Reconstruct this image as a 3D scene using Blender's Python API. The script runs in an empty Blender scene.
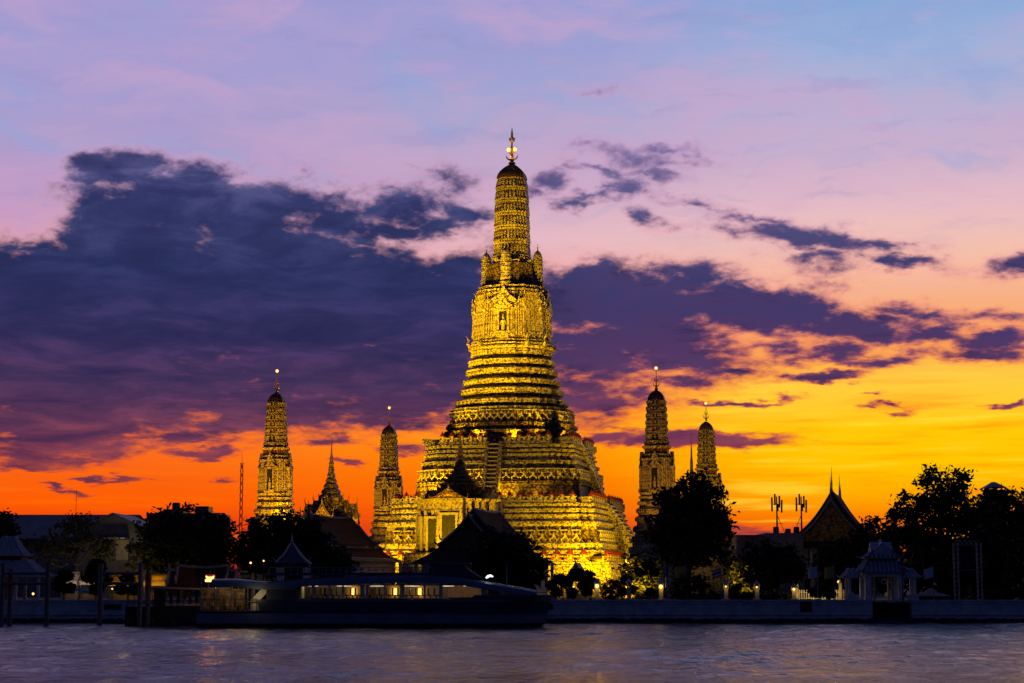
import bpy, bmesh, math, random
from mathutils import Vector, Matrix
random.seed(7)
SC = bpy.context.scene
COL = SC.collection

# ------------------------------------------------------------------ camera
F = 1850.0
CAM_H = 5.0
PITCH = math.atan((581 - 341.5) / F)
CP, SP = math.cos(PITCH), math.sin(PITCH)
cam_d = bpy.data.cameras.new('camera')
cam = bpy.data.objects.new('camera', cam_d)
COL.objects.link(cam)
cam_d.sensor_width = 36.0
cam_d.lens = 36.0 * F / 1024
cam_d.clip_start = 0.5
cam_d.clip_end = 20000
cam.location = (0, 0, CAM_H)
cam.rotation_euler = (math.pi / 2 + PITCH, 0, 0)
SC.camera = cam

def ray(px, py):
    u, v = px - 512.0, 341.5 - py
    return Vector((u, F * CP - v * SP, F * SP + v * CP))

def at(px, py, Y):
    """world point seen at pixel (px, py) that lies Y metres out from the viewer's bank"""
    d = ray(px, py)
    return Vector((0, 0, CAM_H)) + d * (Y / d.y)

def X(px, Y, py=581):
    return at(px, py, Y).x

def Z(py, Y):
    return at(512, py, Y).z

def angles(px, py):
    d = ray(px, py).normalized()
    return math.degrees(math.atan2(d.x, d.y)), math.degrees(math.asin(d.z))

# ------------------------------------------------------------------ exposure
SC.view_settings.view_transform = 'Standard'
SC.view_settings.look = 'None'
SC.view_settings.exposure = 0.0
SC.view_settings.gamma = 1.0

def lin(r, g, b):
    f = lambda c: (c / 255 / 12.92) if c <= 10 else ((c / 255 + 0.055) / 1.055) ** 2.4
    return (f(r), f(g), f(b), 1.0)

# ------------------------------------------------------------------ sky
W = bpy.data.worlds.new('World')
SC.world = W
W.use_nodes = True
NT = W.node_tree
for n in list(NT.nodes):
    NT.nodes.remove(n)
def nd(t, **k):
    n = NT.nodes.new(t)
    for a, b in k.items():
        setattr(n, a, b)
    return n
def put(sock, v):
    if isinstance(v, bpy.types.NodeSocket):
        NT.links.new(v, sock)
    else:
        sock.default_value = v
def mt(op, a, b=0.0, c=0.0, clamp=False):
    n = nd('ShaderNodeMath', operation=op, use_clamp=clamp)
    put(n.inputs[0], a); put(n.inputs[1], b)
    if op in ('MULTIPLY_ADD', 'SMOOTH_MAX'):
        put(n.inputs[2], c)
    return n.outputs[0]
def vm(op, a, b=(0, 0, 0), out=0):
    n = nd('ShaderNodeVectorMath', operation=op)
    put(n.inputs[0], a)
    put(n.inputs[1], b)
    return n.outputs[out]
def sstep(x, lo, hi, olo=0.0, ohi=1.0):
    n = nd('ShaderNodeMapRange', interpolation_type='SMOOTHSTEP')
    put(n.inputs['Value'], x); put(n.inputs['From Min'], lo); put(n.inputs['From Max'], hi)
    put(n.inputs['To Min'], olo); put(n.inputs['To Max'], ohi)
    return n.outputs[0]
def mix(f, a, b):
    n = nd('ShaderNodeMix', data_type='RGBA', clamp_factor=True)
    put(n.inputs[0], f); put(n.inputs[6], a); put(n.inputs[7], b)
    return n.outputs[2]
def comb(x, y, z):
    n = nd('ShaderNodeCombineXYZ')
    put(n.inputs[0], x); put(n.inputs[1], y); put(n.inputs[2], z)
    return n.outputs[0]
def noise(vec, scale, detail=6.0, rough=0.55, dist=0.0, color=False):
    n = nd('ShaderNodeTexNoise')
    put(n.inputs['Vector'], vec); n.inputs['Scale'].default_value = scale
    n.inputs['Detail'].default_value = detail; n.inputs['Roughness'].default_value = rough
    n.inputs['Distortion'].default_value = dist
    return n.outputs['Color' if color else 'Fac']
def eramp(e, stops):
    """colour by elevation angle; stops are (picture row, rgb)"""
    n = nd('ShaderNodeValToRGB')
    n.color_ramp.interpolation = 'EASE' if False else 'LINEAR'
    pts = sorted([(max(0.0, min(1.0, (angles(512, y)[1]) / 24.0)), c) for y, c in stops])
    cr = n.color_ramp
    while len(cr.elements) < len(pts):
        cr.elements.new(0.5)
    for el, (p, c) in zip(cr.elements, pts):
        el.position = p
    for el, (p, c) in zip(cr.elements, pts):
        el.color = lin(*c)
    put(n.inputs[0], mt('DIVIDE', e, 24.0, clamp=True))
    return n.outputs[0]

tc = nd('ShaderNodeTexCoord')
sep = nd('ShaderNodeSeparateXYZ')
NT.links.new(tc.outputs['Generated'], sep.inputs[0])
dx, dy, dz = sep.outputs
AZ = mt('MULTIPLY', mt('ARCTAN2', dx, dy), 180 / math.pi)
EL = mt('MULTIPLY', mt('ARCSINE', dz), 180 / math.pi)
base0 = comb(AZ, EL, 0.0)
VV = mt('MULTIPLY', mt('LOGARITHM', mt('ADD', mt('MAXIMUM', EL, 0.0), 3.0), math.e), 26.0)
strk = comb(AZ, VV, 0.0)                       # flattened towards the horizon, as cloud decks are
wq = noise(strk, 0.55, 4.0, 0.6, 0.0, True)
wv = vm('MULTIPLY', vm('SUBTRACT', wq, (0.5, 0.5, 0.5)), (2.4, 1.1, 0.0))
P = vm('ADD', base0, wv)

LEFT = [(-80, (120, 125, 190)), (0, (160, 148, 208)), (90, (160, 150, 208)), (140, (168, 150, 204)), (190, (186, 150, 200)), (245, (204, 148, 190)),
        (330, (214, 128, 150)), (400, (235, 110, 80)), (445, (255, 112, 30)), (480, (250, 98, 14)),
        (505, (255, 92, 2)), (525, (232, 66, 12)), (545, (190, 45, 25)), (581, (120, 35, 35))]
MIDL = [(-80, (105, 130, 195)), (0, (146, 150, 212)), (60, (152, 152, 210)), (110, (178, 160, 205)), (180, (200, 165, 200)), (240, (232, 180, 190)),
        (300, (240, 160, 150)), (360, (250, 140, 85)), (400, (255, 160, 45)), (440, (255, 150, 8)), (480, (255, 120, 0)),
        (520, (240, 80, 12)), (545, (205, 55, 25)), (581, (120, 35, 35))]
RIGHT = [(-80, (88, 130, 195)), (0, (118, 160, 216)), (60, (150, 172, 218)), (110, (176, 172, 212)), (160, (202, 172, 206)),
         (215, (232, 184, 192)), (255, (246, 188, 165)), (300, (248, 174, 130)), (345, (250, 170, 85)), (390, (255, 205, 60)), (430, (255, 202, 8)),
         (470, (255, 196, 0)), (500, (255, 165, 0)), (520, (252, 125, 0)), (540, (220, 60, 25)), (560, (150, 40, 45)), (581, (110, 30, 40))]
rl, rm, rr = eramp(EL, LEFT), eramp(EL, MIDL), eramp(EL, RIGHT)
sky = mix(sstep(AZ, angles(100, 400)[0], angles(560, 400)[0]), rl, rm)
sky = mix(sstep(AZ, angles(520, 400)[0], angles(860, 400)[0]), sky, rr)
# high thin veils, pink against blue
ci = noise(vm('MULTIPLY', vm('ADD', base0, vm('MULTIPLY', vm('SUBTRACT', noise(base0, 0.12, 3.0, 0.5, 0.0, True), (.5, .5, .5)), (8, 8, 0))), (0.5, 1.7, 1)), 0.22, 5.0, 0.55)
hi = sstep(EL, 9.0, 13.0)
sky = mix(mt('MULTIPLY', sstep(ci, 0.46, 0.66), mt('MULTIPLY', hi, 0.46)), sky, lin(208, 160, 202))
sky = mix(mt('MULTIPLY', sstep(ci, 0.47, 0.32), mt('MULTIPLY', hi, 0.50)), sky, lin(128, 160, 216))
ci2 = noise(vm('MULTIPLY', vm('ADD', base0, wv), (0.35, 1.9, 1)), 0.75, 6.0, 0.6)
sky = mix(mt('MULTIPLY', sstep(ci2, 0.50, 0.72), mt('MULTIPLY', sstep(EL, 7.0, 10.5), 0.24)), sky, lin(216, 164, 196))
sky = mix(mt('MULTIPLY', sstep(ci2, 0.48, 0.30), mt('MULTIPLY', sstep(EL, 9.0, 12.0), 0.28)), sky, lin(132, 138, 200))
# thin bands in the glow
gb = noise(vm('MULTIPLY', base0, (0.22, 3.0, 1)), 0.9, 4.0, 0.5)
low = mt('MULTIPLY', sstep(EL, 7.5, 5.0), sstep(EL, 0.5, 1.6))
sky = mix(mt('MULTIPLY', sstep(gb, 0.5, 0.70), mt('MULTIPLY', low, 0.45)), sky, lin(255, 120, 10))
sky = mix(mt('MULTIPLY', mt('MULTIPLY', sstep(gb, 0.47, 0.32), sstep(AZ, 2.0, 7.0)), mt('MULTIPLY', low, 0.5)), sky, lin(255, 226, 60))

# cloud banks: (px, py, rx, ry, tilt deg, weight)
BANKS = [
 # great bank on the left
 (120, 172, 62, 26, -8, 1.15), (175, 190, 95, 34, -6, 1.2), (130, 212, 75, 42, 0, 1.2), (250, 212, 150, 42, -4, 1.25), (370, 214, 105, 32, -7, 1.1), (450, 222, 50, 16, -12, .8),
 (180, 300, 330, 78, 0, 2.1), (60, 320, 220, 78, 0, 1.9), (350, 300, 220, 66, 0, 1.9), (100, 385, 260, 66, 0, 1.4), (340, 370, 220, 66, 0, 1.3), (440, 330, 90, 75, 0, 1.2),
 (30, 244, 65, 10, -4, .8), (460, 266, 70, 22, 0, 1.0), (60, 440, 150, 22, 0, .9), (210, 428, 130, 20, 0, .75), (30, 462, 90, 8, 0, .7), (380, 420, 90, 14, 4, .7), (445, 398, 60, 18, 0, .6),
 (60, 425, 190, 34, 0, 1.2), (250, 405, 190, 34, 0, 1.2), (400, 400, 120, 34, 0, 1.15), (470, 380, 70, 60, 0, 1.1), (40, 455, 120, 14, 0, .9), (500, 330, 80, 90, 0, 1.1), (500, 280, 60, 40, 0, 1.0),
 (140, 240, 110, 28, 0, 1.5), (270, 245, 150, 26, 0, 1.4), (385, 232, 90, 14, 0, .8), (455, 212, 45, 12, 6, .85),
 # right of the tower
 (580, 350, 110, 40, 0, 1.1), (680, 355, 110, 30, 0, 1.0), (990, 340, 80, 14, 0, .9), (905, 312, 70, 12, 6, .7), (820, 352, 80, 12, 0, .8), (600, 400, 70, 20, 0, .8), (560, 390, 60, 60, 0, .9), (720, 372, 60, 9, 0, .75),
 (625, 300, 150, 44, 0, 1.5), (590, 275, 70, 22, -6, 1.15), (690, 282, 70, 22, 0, 1.1), (750, 306, 120, 34, 6, 1.35), (850, 324, 110, 22, 4, 1.05), (640, 338, 130, 30, 0, 1.2), (930, 335, 95, 12, 2, .75), (775, 348, 90, 12, 3, .7),
 (600, 372, 75, 20, 6, .75), (880, 358, 70, 8, 0, .8), (960, 352, 90, 12, 0, .8), (1010, 318, 60, 10, 2, .55), (640, 395, 55, 12, 8, .55), (690, 382, 45, 9, 4, .6),
 # small ones above
 (548, 181, 26, 15, -4, 0.80), (572, 205, 24, 9, -10, 0.67), (610, 188, 18, 7, 0, 0.50), (640, 160, 62, 17, 8, 0.60), (622, 190, 26, 13, -14, 0.80), (648, 218, 32, 11, 14, 0.71), (690, 160, 40, 8, 8, 0.42),
 (765, 234, 75, 11, 6, 0.80), (815, 238, 80, 15, 8, 1.0), (905, 260, 60, 10, 10, 0.80), (830, 256, 60, 10, 0, 0.59), (835, 262, 40, 12, 0, 0.46), (845, 284, 24, 8, 0, 0.42), (1015, 266, 30, 12, 0, 0.63), (718, 210, 26, 6, 6, 0.42),
 (600, 92, 32, 7, -4, 0.29), (450, 180, 40, 12, 0, 0.34),
 (562, 172, 42, 9, -4, .62), (536, 192, 26, 12, 0, .62), (604, 172, 60, 7, 10, .6), (664, 150, 40, 7, 6, .6), (590, 198, 52, 6, -4, .6), (655, 176, 40, 8, 8, .55), (700, 205, 50, 6, 8, .5), (760, 222, 60, 7, 10, .6), (880, 240, 50, 7, 10, .55),
 # low streaks in the glow
 (822, 376, 44, 7, -4, 1.16), (738, 401, 62, 4.5, -2, 1.04), (690, 440, 112, 9, 0, 1.22), (745, 440, 60, 7, 2, 1.10), (605, 437, 60, 9, 0, 0.98), (1006, 403, 17, 4, -4, 1.04), (880, 408, 24, 2.5, 2, 0.55), (868, 392, 18, 2.5, 0, 0.49),
 (108, 480, 50, 4.5, -2, 1.10), (62, 492, 26, 4, 4, 0.92), (205, 454, 46, 8, -2, 1.10), (188, 440, 46, 5, -6, 0.73), (352, 463, 20, 4.5, 3, 0.98), (222, 480, 20, 3, 0, 0.61), (90, 452, 60, 5, 0, 0.73), (405, 446, 50, 6, 0, 0.73), (320, 440, 50, 6, -3, 0.67),
 (760, 533, 42, 7, 0, 0.61),
]
field = None
deg = 1.0
Pg = P
for k, (px, py, rx, ry, tl, w) in enumerate(BANKS):
    if k and k % 8 == 0:                        # evaluate the banks a few at a time (the shader stack is small)
        Pg = vm('ADD', P, comb(mt('MULTIPLY', field, 1e-7), 0.0, 0.0))
    a0, e0 = angles(px, py)
    ra = rx / F * 180 / math.pi
    re = ry / F * 180 / math.pi
    n = nd('ShaderNodeMapping', vector_type='TEXTURE')
    put(n.inputs['Vector'], Pg)
    n.inputs['Location'].default_value = (a0, e0, 0)
    n.inputs['Rotation'].default_value = (0, 0, -math.radians(tl))
    n.inputs['Scale'].default_value = (ra, re, 1)
    ln = vm('LENGTH', n.outputs[0], out=1)
    v = mt('MULTIPLY_ADD', ln, -w, w)          # w at the centre, 0 at the rim
    field = v if field is None else mt('SMOOTH_MAX', field, v, 0.12)
f1 = noise(strk, 0.8, 8.0, 0.58, 0.3)
f2 = noise(vm('ADD', strk, (37, 11, 0)), 0.33, 4.0, 0.55)
frag = mt('ADD', mt('MULTIPLY', mt('SUBTRACT', f1, 0.5), 1.25), mt('MULTIPLY', mt('SUBTRACT', f2, 0.5), 0.9))
dens = mt('ADD', field, frag)
f3 = noise(vm('ADD', strk, (3, 71, 0)), 2.4, 6.0, 0.6, 0.4)
dens = mt('ADD', dens, mt('MULTIPLY', mt('SUBTRACT', f3, 0.5), 0.55))
cover = sstep(dens, -0.30, 0.50)
core = sstep(dens, -0.06, 0.66)
CORE_L = [(150, (62, 62, 118)), (200, (40, 46, 104)), (270, (34, 42, 92)), (340, (48, 45, 88)), (390, (66, 48, 86)), (430, (92, 51, 82)), (460, (118, 54, 76)), (490, (140, 60, 60)), (540, (120, 45, 50))]
CORE_R = [(150, (120, 100, 150)), (200, (92, 78, 132)), (270, (66, 56, 108)), (320, (72, 54, 100)), (370, (86, 56, 96)), (410, (112, 58, 88)), (440, (124, 56, 84)), (490, (150, 60, 50)), (540, (150, 60, 75))]
EDGE = [(120, (190, 150, 200)), (200, (206, 156, 190)), (260, (236, 160, 160)), (310, (246, 140, 120)), (370, (252, 120, 80)), (420, (255, 118, 40)), (480, (250, 95, 20)), (540, (205, 60, 50))]
cl = mix(sstep(AZ, angles(460, 300)[0], angles(620, 300)[0]), eramp(EL, CORE_L), eramp(EL, CORE_R))
ed = eramp(EL, EDGE)
inn = noise(vm('ADD', vm('MULTIPLY', strk, (0.7, 1.6, 1)), (5, 3, 0)), 0.8, 6.0, 0.6)
lowc = sstep(EL, 9.0, 5.0, 0.10, 0.42)
broad = noise(vm('ADD', vm('MULTIPLY', strk, (0.8, 1.3, 1)), (15, 43, 0)), 0.42, 7.0, 0.6, 0.5)
CL2 = [(150, (104, 98, 158)), (210, (66, 70, 126)), (280, (49, 54, 108)), (340, (72, 57, 106)), (400, (98, 60, 96)), (450, (150, 72, 84)), (490, (170, 70, 50))]

cl = mix(mt('MULTIPLY', sstep(inn, 0.54, 0.76), lowc), cl, eramp(EL, [(200, (70, 66, 130)), (330, (104, 66, 112)), (400, (140, 70, 100)), (450, (190, 80, 70)), (500, (230, 90, 40))]))
cl = mix(mt('MULTIPLY', sstep(broad, 0.44, 0.68), 0.85), cl, eramp(EL, CL2))
cl = mix(mt('MULTIPLY', sstep(broad, 0.48, 0.30), 0.55), cl, lin(31, 34, 78))
cc = mix(core, ed, cl)
sky = mix(cover, sky, cc)
# the rest of the sky: blue dusk overhead and to the east (behind the viewer), from the Sky Texture
nish = nd('ShaderNodeTexSky', sky_type='NISHITA')
nish.sun_disc = False
nish.sun_elevation = math.radians(-2.5)
nish.sun_rotation = math.radians(14)
nish.altitude = 10
east = vm('MULTIPLY', nish.outputs[0], (0.05, 0.05, 0.05))
east = vm('ADD', east, lin(10, 25, 68)[:3])
sky = mix(sstep(EL, -0.3, -2.0), sky, lin(30, 20, 30))
wk = mt('MULTIPLY', sstep(dy, -0.05, 0.65), sstep(EL, 42.0, 20.0))
sky = mix(wk, east, sky)
hsv = nd('ShaderNodeHueSaturation')
put(hsv.inputs['Color'], sky)
put(hsv.inputs['Saturation'], sstep(EL, 7.0, 11.0, 1.0, 0.90))
sky = hsv.outputs[0]
bg = nd('ShaderNodeBackground')
put(bg.inputs['Color'], sky)
bg.inputs['Strength'].default_value = 1.0
wo = nd('ShaderNodeOutputWorld')
NT.links.new(bg.outputs[0], wo.inputs[0])
W.cycles.sampling_method = 'MANUAL'
W.cycles.sample_map_resolution = 512

# the sun has just set behind the temple: the last of it comes from low in the west
sl = bpy.data.lights.new('sun', 'SUN')
sl.energy = 0.04
sl.angle = math.radians(8)
sl.color = (1.0, 0.45, 0.15)
so = bpy.data.objects.new('sun', sl)
COL.objects.link(so)
so.rotation_euler = Vector((-math.sin(math.radians(14)), -math.cos(math.radians(14)), -0.03)).to_track_quat('-Z', 'Y').to_euler()

# ------------------------------------------------------------------ materials
def material(name, col, rough=0.7, metal=0.0, col2=None, scale=1.0, lo=0.4, hi=0.6, bump=0.0, bscale=None, emit=None, estr=0.0, voro=False, col3=None, spec=0.3):
    m = bpy.data.materials.new(name)
    m.use_nodes = True
    t = m.node_tree
    b = t.nodes['Principled BSDF']
    b.inputs['Base Color'].default_value = (*col, 1)
    b.inputs['Roughness'].default_value = rough
    b.inputs['Metallic'].default_value = metal
    b.inputs['Specular IOR Level'].default_value = spec
    tcn = t.nodes.new('ShaderNodeTexCoord')
    vec = tcn.outputs['Object']
    def ramp(fac, l, h):
        n = t.nodes.new('ShaderNodeMapRange')
        n.inputs['From Min'].default_value = l; n.inputs['From Max'].default_value = h
        t.links.new(fac, n.inputs['Value'])
        return n.outputs[0]
    def mixc(f, a, bb):
        n = t.nodes.new('ShaderNodeMix'); n.data_type = 'RGBA'
        t.links.new(f, n.inputs[0])
        for s_, v in ((n.inputs[6], a), (n.inputs[7], bb)):
            if isinstance(v, bpy.types.NodeSocket): t.links.new(v, s_)
            else: s_.default_value = (*v, 1)
        return n.outputs[2]
    if col2:
        nz = t.nodes.new('ShaderNodeTexNoise')
        nz.inputs['Scale'].default_value = scale; nz.inputs['Detail'].default_value = 5
        nz.inputs['Roughness'].default_value = 0.65
        t.links.new(vec, nz.inputs['Vector'])
        c = mixc(ramp(nz.outputs['Fac'], lo, hi), col, col2)
        if col3:
            n3 = t.nodes.new('ShaderNodeTexNoise')
            n3.inputs['Scale'].default_value = scale * 0.13; n3.inputs['Detail'].default_value = 4
            t.links.new(vec, n3.inputs['Vector'])
            c = mixc(ramp(n3.outputs['Fac'], 0.5, 0.75), c, col3)
        t.links.new(c, b.inputs['Base Color'])
    if bump:
        if voro:
            bz = t.nodes.new('ShaderNodeTexVoronoi')
            bz.inputs['Scale'].default_value = bscale or scale
            src = bz.outputs['Distance']
        else:
            bz = t.nodes.new('ShaderNodeTexNoise')
            bz.inputs['Scale'].default_value = bscale or scale; bz.inputs['Detail'].default_value = 6
            src = bz.outputs['Fac']
        t.links.new(vec, bz.inputs['Vector'])
        bp = t.nodes.new('ShaderNodeBump')
        bp.inputs['Strength'].default_value = 1.0
        bp.inputs['Distance'].default_value = bump
        t.links.new(src, bp.inputs['Height'])
        t.links.new(bp.outputs[0], b.inputs['Normal'])
    if emit:
        b.inputs['Emission Color'].default_value = (*emit, 1)
        b.inputs['Emission Strength'].default_value = estr
    return m

def ornament(name, col, col2, su=1.6, sv=1.6, depth=.10, gap=.42, stain=(0.30, 0.24, 0.16), rnd=.35):
    """porcelain mosaic: rows of rosettes in a cream ground, with darker joints and weather stains"""
    m = bpy.data.materials.new(name)
    m.use_nodes = True
    t = m.node_tree
    b = t.nodes['Principled BSDF']
    b.inputs['Roughness'].default_value = .45
    b.inputs['Specular IOR Level'].default_value = .35
    N_ = t.nodes.new; K = t.links.new
    tcn = N_('ShaderNodeTexCoord'); sp_ = N_('ShaderNodeSeparateXYZ'); K(tcn.outputs['Object'], sp_.inputs[0])
    ad = N_('ShaderNodeMath'); ad.operation = 'ADD'; K(sp_.outputs[0], ad.inputs[0]); K(sp_.outputs[1], ad.inputs[1])
    cb = N_('ShaderNodeCombineXYZ'); K(ad.outputs[0], cb.inputs[0]); K(sp_.outputs[2], cb.inputs[1])
    mp = N_('ShaderNodeMapping'); mp.inputs['Scale'].default_value = (su, sv, 1); K(cb.outputs[0], mp.inputs[0])
    vo = N_('ShaderNodeTexVoronoi'); vo.voronoi_dimensions = '2D'; vo.inputs['Scale'].default_value = 1.0; vo.inputs['Randomness'].default_value = rnd
    K(mp.outputs[0], vo.inputs['Vector'])
    r1 = N_('ShaderNodeMapRange'); r1.inputs['From Min'].default_value = gap - .10; r1.inputs['From Max'].default_value = gap + .14; K(vo.outputs['Distance'], r1.inputs['Value'])
    nz = N_('ShaderNodeTexNoise'); nz.inputs['Scale'].default_value = .5; nz.inputs['Detail'].default_value = 6; nz.inputs['Roughness'].default_value = .7; K(tcn.outputs['Object'], nz.inputs['Vector'])
    r2 = N_('ShaderNodeMapRange'); r2.inputs['From Min'].default_value = .48; r2.inputs['From Max'].default_value = .70; K(nz.outputs['Fac'], r2.inputs['Value'])
    m1 = N_('ShaderNodeMix'); m1.data_type = 'RGBA'; K(r2.outputs[0], m1.inputs[0]); m1.inputs[6].default_value = (*col, 1); m1.inputs[7].default_value = (*stain, 1)
    m2 = N_('ShaderNodeMix'); m2.data_type = 'RGBA'; K(r1.outputs[0], m2.inputs[0]); K(m1.outputs[2], m2.inputs[6]); m2.inputs[7].default_value = (*col2, 1)
    K(m2.outputs[2], b.inputs['Base Color'])
    bp = N_('ShaderNodeBump'); bp.invert = True; bp.inputs['Distance'].default_value = depth; K(vo.outputs['Distance'], bp.inputs['Height']); K(bp.outputs[0], b.inputs['Normal'])
    return m

M = {}
M['porcelain'] = ornament('porcelain', (0.54, 0.49, 0.26), (0.10, 0.055, 0.03), 2.3, 2.6, .10, .50, (0.26, 0.18, 0.11), .85)
M['porcelain_fine'] = ornament('porcelain_fine', (0.54, 0.48, 0.25), (0.19, 0.12, 0.06), 2.9, 2.2, .09, .50, (0.28, 0.20, 0.12), .75)
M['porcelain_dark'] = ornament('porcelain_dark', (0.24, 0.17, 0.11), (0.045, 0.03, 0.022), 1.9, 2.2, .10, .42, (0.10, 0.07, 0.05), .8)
M['porcelain_frieze'] = ornament('porcelain_frieze', (0.26, 0.11, 0.06), (0.06, 0.025, 0.02), 2.0, 1.6, .10, .42, (0.14, 0.06, 0.04), .7)
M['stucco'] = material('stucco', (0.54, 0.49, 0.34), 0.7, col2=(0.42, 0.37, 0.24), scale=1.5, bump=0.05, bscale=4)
M['red_tile'] = material('red_tile', (0.42, 0.06, 0.025), 0.5, col2=(0.28, 0.04, 0.02), scale=4)
M['dark_void'] = material('dark_void', (0.02, 0.02, 0.018), 0.8)  # near-black stands for the shade inside niches and openings
M['dome'] = material('dome_tile', (0.12, 0.06, 0.05), 0.45, col2=(0.06, 0.035, 0.04), scale=3, bump=0.1, bscale=4, voro=True)
M['gilt'] = material('gilt', (0.75, 0.50, 0.14), 0.35, 0.7)
M['glow'] = material('warm_glow', (1, 0.8, 0.4), 0.4, emit=(1.0, 0.50, 0.12), estr=2.4)
M['glow_soft'] = material('amber_glow', (1, 0.7, 0.3), 0.4, emit=(1.0, 0.50, 0.08), estr=3.0)
M['glow_white'] = material('white_glow', (0.9, 0.9, 1), 0.4, emit=(0.8, 0.85, 1.0), estr=2.5)
M['shutter'] = material('green_shutter', (0.06, 0.06, 0.03), 0.6, col2=(0.035, 0.035, 0.02), scale=3, bump=0.08, bscale=6)

def canvas(name, col):
    m = material(name, col, 0.8, col2=tuple(c * .8 for c in col), scale=1.5)
    t = m.node_tree
    tr = t.nodes.new('ShaderNodeBsdfTranslucent'); tr.inputs['Color'].default_value = (*col, 1)
    mx = t.nodes.new('ShaderNodeMixShader'); mx.inputs[0].default_value = .5
    t.links.new(t.nodes['Principled BSDF'].outputs[0], mx.inputs[1]); t.links.new(tr.outputs[0], mx.inputs[2])
    t.links.new(mx.outputs[0], t.nodes['Material Output'].inputs[0])
    return m

# ------------------------------------------------------------------ mesh helpers
class MB:
    def __init__(s):
        s.v, s.f = [], []
    def add(s, vs, fs):
        o = len(s.v)
        s.v += [tuple(v) for v in vs]
        s.f += [tuple(i + o for i in f) for f in fs]
        return s
    def box(s, cx, cy, cz, sx, sy, sz, rz=0.0):
        c_, n_ = math.cos(rz), math.sin(rz)
        vs = []
        for k in (-.5, .5):
            for i, j in ((-.5, -.5), (.5, -.5), (.5, .5), (-.5, .5)):
                x, y = i * sx, j * sy
                vs.append((cx + x * c_ - y * n_, cy + x * n_ + y * c_, cz + k * sz))
        return s.add(vs, [(3, 2, 1, 0), (4, 5, 6, 7), (0, 1, 5, 4), (1, 2, 6, 5), (2, 3, 7, 6), (3, 0, 4, 7)])
    def hexa(s, b4, t4):
        return s.add(list(b4) + list(t4), [(3, 2, 1, 0), (4, 5, 6, 7), (0, 1, 5, 4), (1, 2, 6, 5), (2, 3, 7, 6), (3, 0, 4, 7)])
    def loft(s, rings, cap0=True, cap1=True, close=True):
        n = len(rings[0])
        vs = [p for r in rings for p in r]
        fs = []
        for i in range(len(rings) - 1):
            for j in range(n if close else n - 1):
                k = (j + 1) % n
                fs.append((i * n + j, i * n + k, (i + 1) * n + k, (i + 1) * n + j))
        if cap0: fs.append(tuple(range(n - 1, -1, -1)))
        if cap1: fs.append(tuple((len(rings) - 1) * n + j for j in range(n)))
        return s.add(vs, fs)
    def lathe(s, prof, n=10, cx=0, cy=0):
        rings = [[(cx + max(r, .001) * math.cos(2 * math.pi * j / n), cy + max(r, .001) * math.sin(2 * math.pi * j / n), z) for j in range(n)] for z, r in prof]
        return s.loft(rings)
    def tube(s, path, rad, n=6):
        path = [Vector(p) for p in path]
        if not isinstance(rad, (list, tuple)): rad = [rad] * len(path)
        rings = []
        for i, p in enumerate(path):
            d = (path[min(i + 1, len(path) - 1)] - path[max(i - 1, 0)])
            d = d.normalized() if d.length > 1e-9 else Vector((0, 0, 1))
            a = d.cross(Vector((0, 0, 1)))
            if a.length < 0.05: a = d.cross(Vector((1, 0, 0)))
            a.normalize(); b = d.cross(a)
            rings.append([p + (a * math.cos(2 * math.pi * j / n) + b * math.sin(2 * math.pi * j / n)) * rad[i] for j in range(n)])
        return s.loft(rings)
    def ball(s, c, r, n=8, sz=1.0):
        c = Vector(c)
        prof = [(c.z + r * sz * math.sin(a), max(r * math.cos(a), .001)) for a in [(-.5 + k / (n / 2 + 1)) * math.pi for k in range(int(n / 2) + 2)]]
        return s.lathe(prof, n, c.x, c.y)
    def build(s, name, mt_, parent=None, loc=None, rz=None, smooth=False):
        me = bpy.data.meshes.new(name)
        me.from_pydata(s.v, [], s.f)
        me.update()
        bm_ = bmesh.new(); bm_.from_mesh(me)
        bmesh.ops.recalc_face_normals(bm_, faces=bm_.faces)
        bm_.to_mesh(me); bm_.free()
        if smooth:
            me.polygons.foreach_set('use_smooth', [True] * len(me.polygons))
        me.materials.append(M[mt_] if isinstance(mt_, str) else mt_)
        o = bpy.data.objects.new(name, me)
        COL.objects.link(o)
        if parent: o.parent = parent
        if loc is not None: o.location = loc
        if rz is not None: o.rotation_euler = (0, 0, rz)
        return o

def tag(o, label=None, cat=None, group=None, kind=None):
    if label: o['label'] = label
    if cat: o['category'] = cat
    if group: o['group'] = group
    if kind: o['kind'] = kind
    return o

def thing(name, loc, rz=0.0, label=None, cat=None, group=None):
    o = bpy.data.objects.new(name, None)
    COL.objects.link(o)
    o.empty_display_size = 0.5
    o.location = loc
    o.rotation_euler = (0, 0, rz)
    return tag(o, label, cat, group)

def copy_tree(o, parent=None, label=None):
    c = o.copy()
    COL.objects.link(c)
    if parent: c.parent = parent
    if label: c['label'] = label
    for ch in KIDS.get(o.name, None) or [x for x in o.children]:
        copy_tree(ch, c)
    return c
KIDS = {}

def inst(src, parent, loc, rz=0.0):
    """another copy of a part (and its sub-parts) under a thing"""
    c = src.copy()
    COL.objects.link(c)
    c.parent = parent
    c.location = loc
    c.rotation_euler = (0, 0, rz)
    for ch in src.children:
        d = ch.copy()
        COL.objects.link(d)
        d.parent = c
    return c

def spot(loc, target, watts, size=60, blend=0.6, col=(1.0, 0.60, 0.03), rad=0.3):
    l = bpy.data.lights.new('floodlight_beam', 'SPOT')
    l.energy = watts; l.spot_size = math.radians(size); l.spot_blend = blend
    l.color = col; l.shadow_soft_size = rad
    o = bpy.data.objects.new('floodlight_beam', l)
    COL.objects.link(o)
    o.location = loc
    o.rotation_euler = (Vector(target) - Vector(loc)).to_track_quat('-Z', 'Y').to_euler()
    return o

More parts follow.
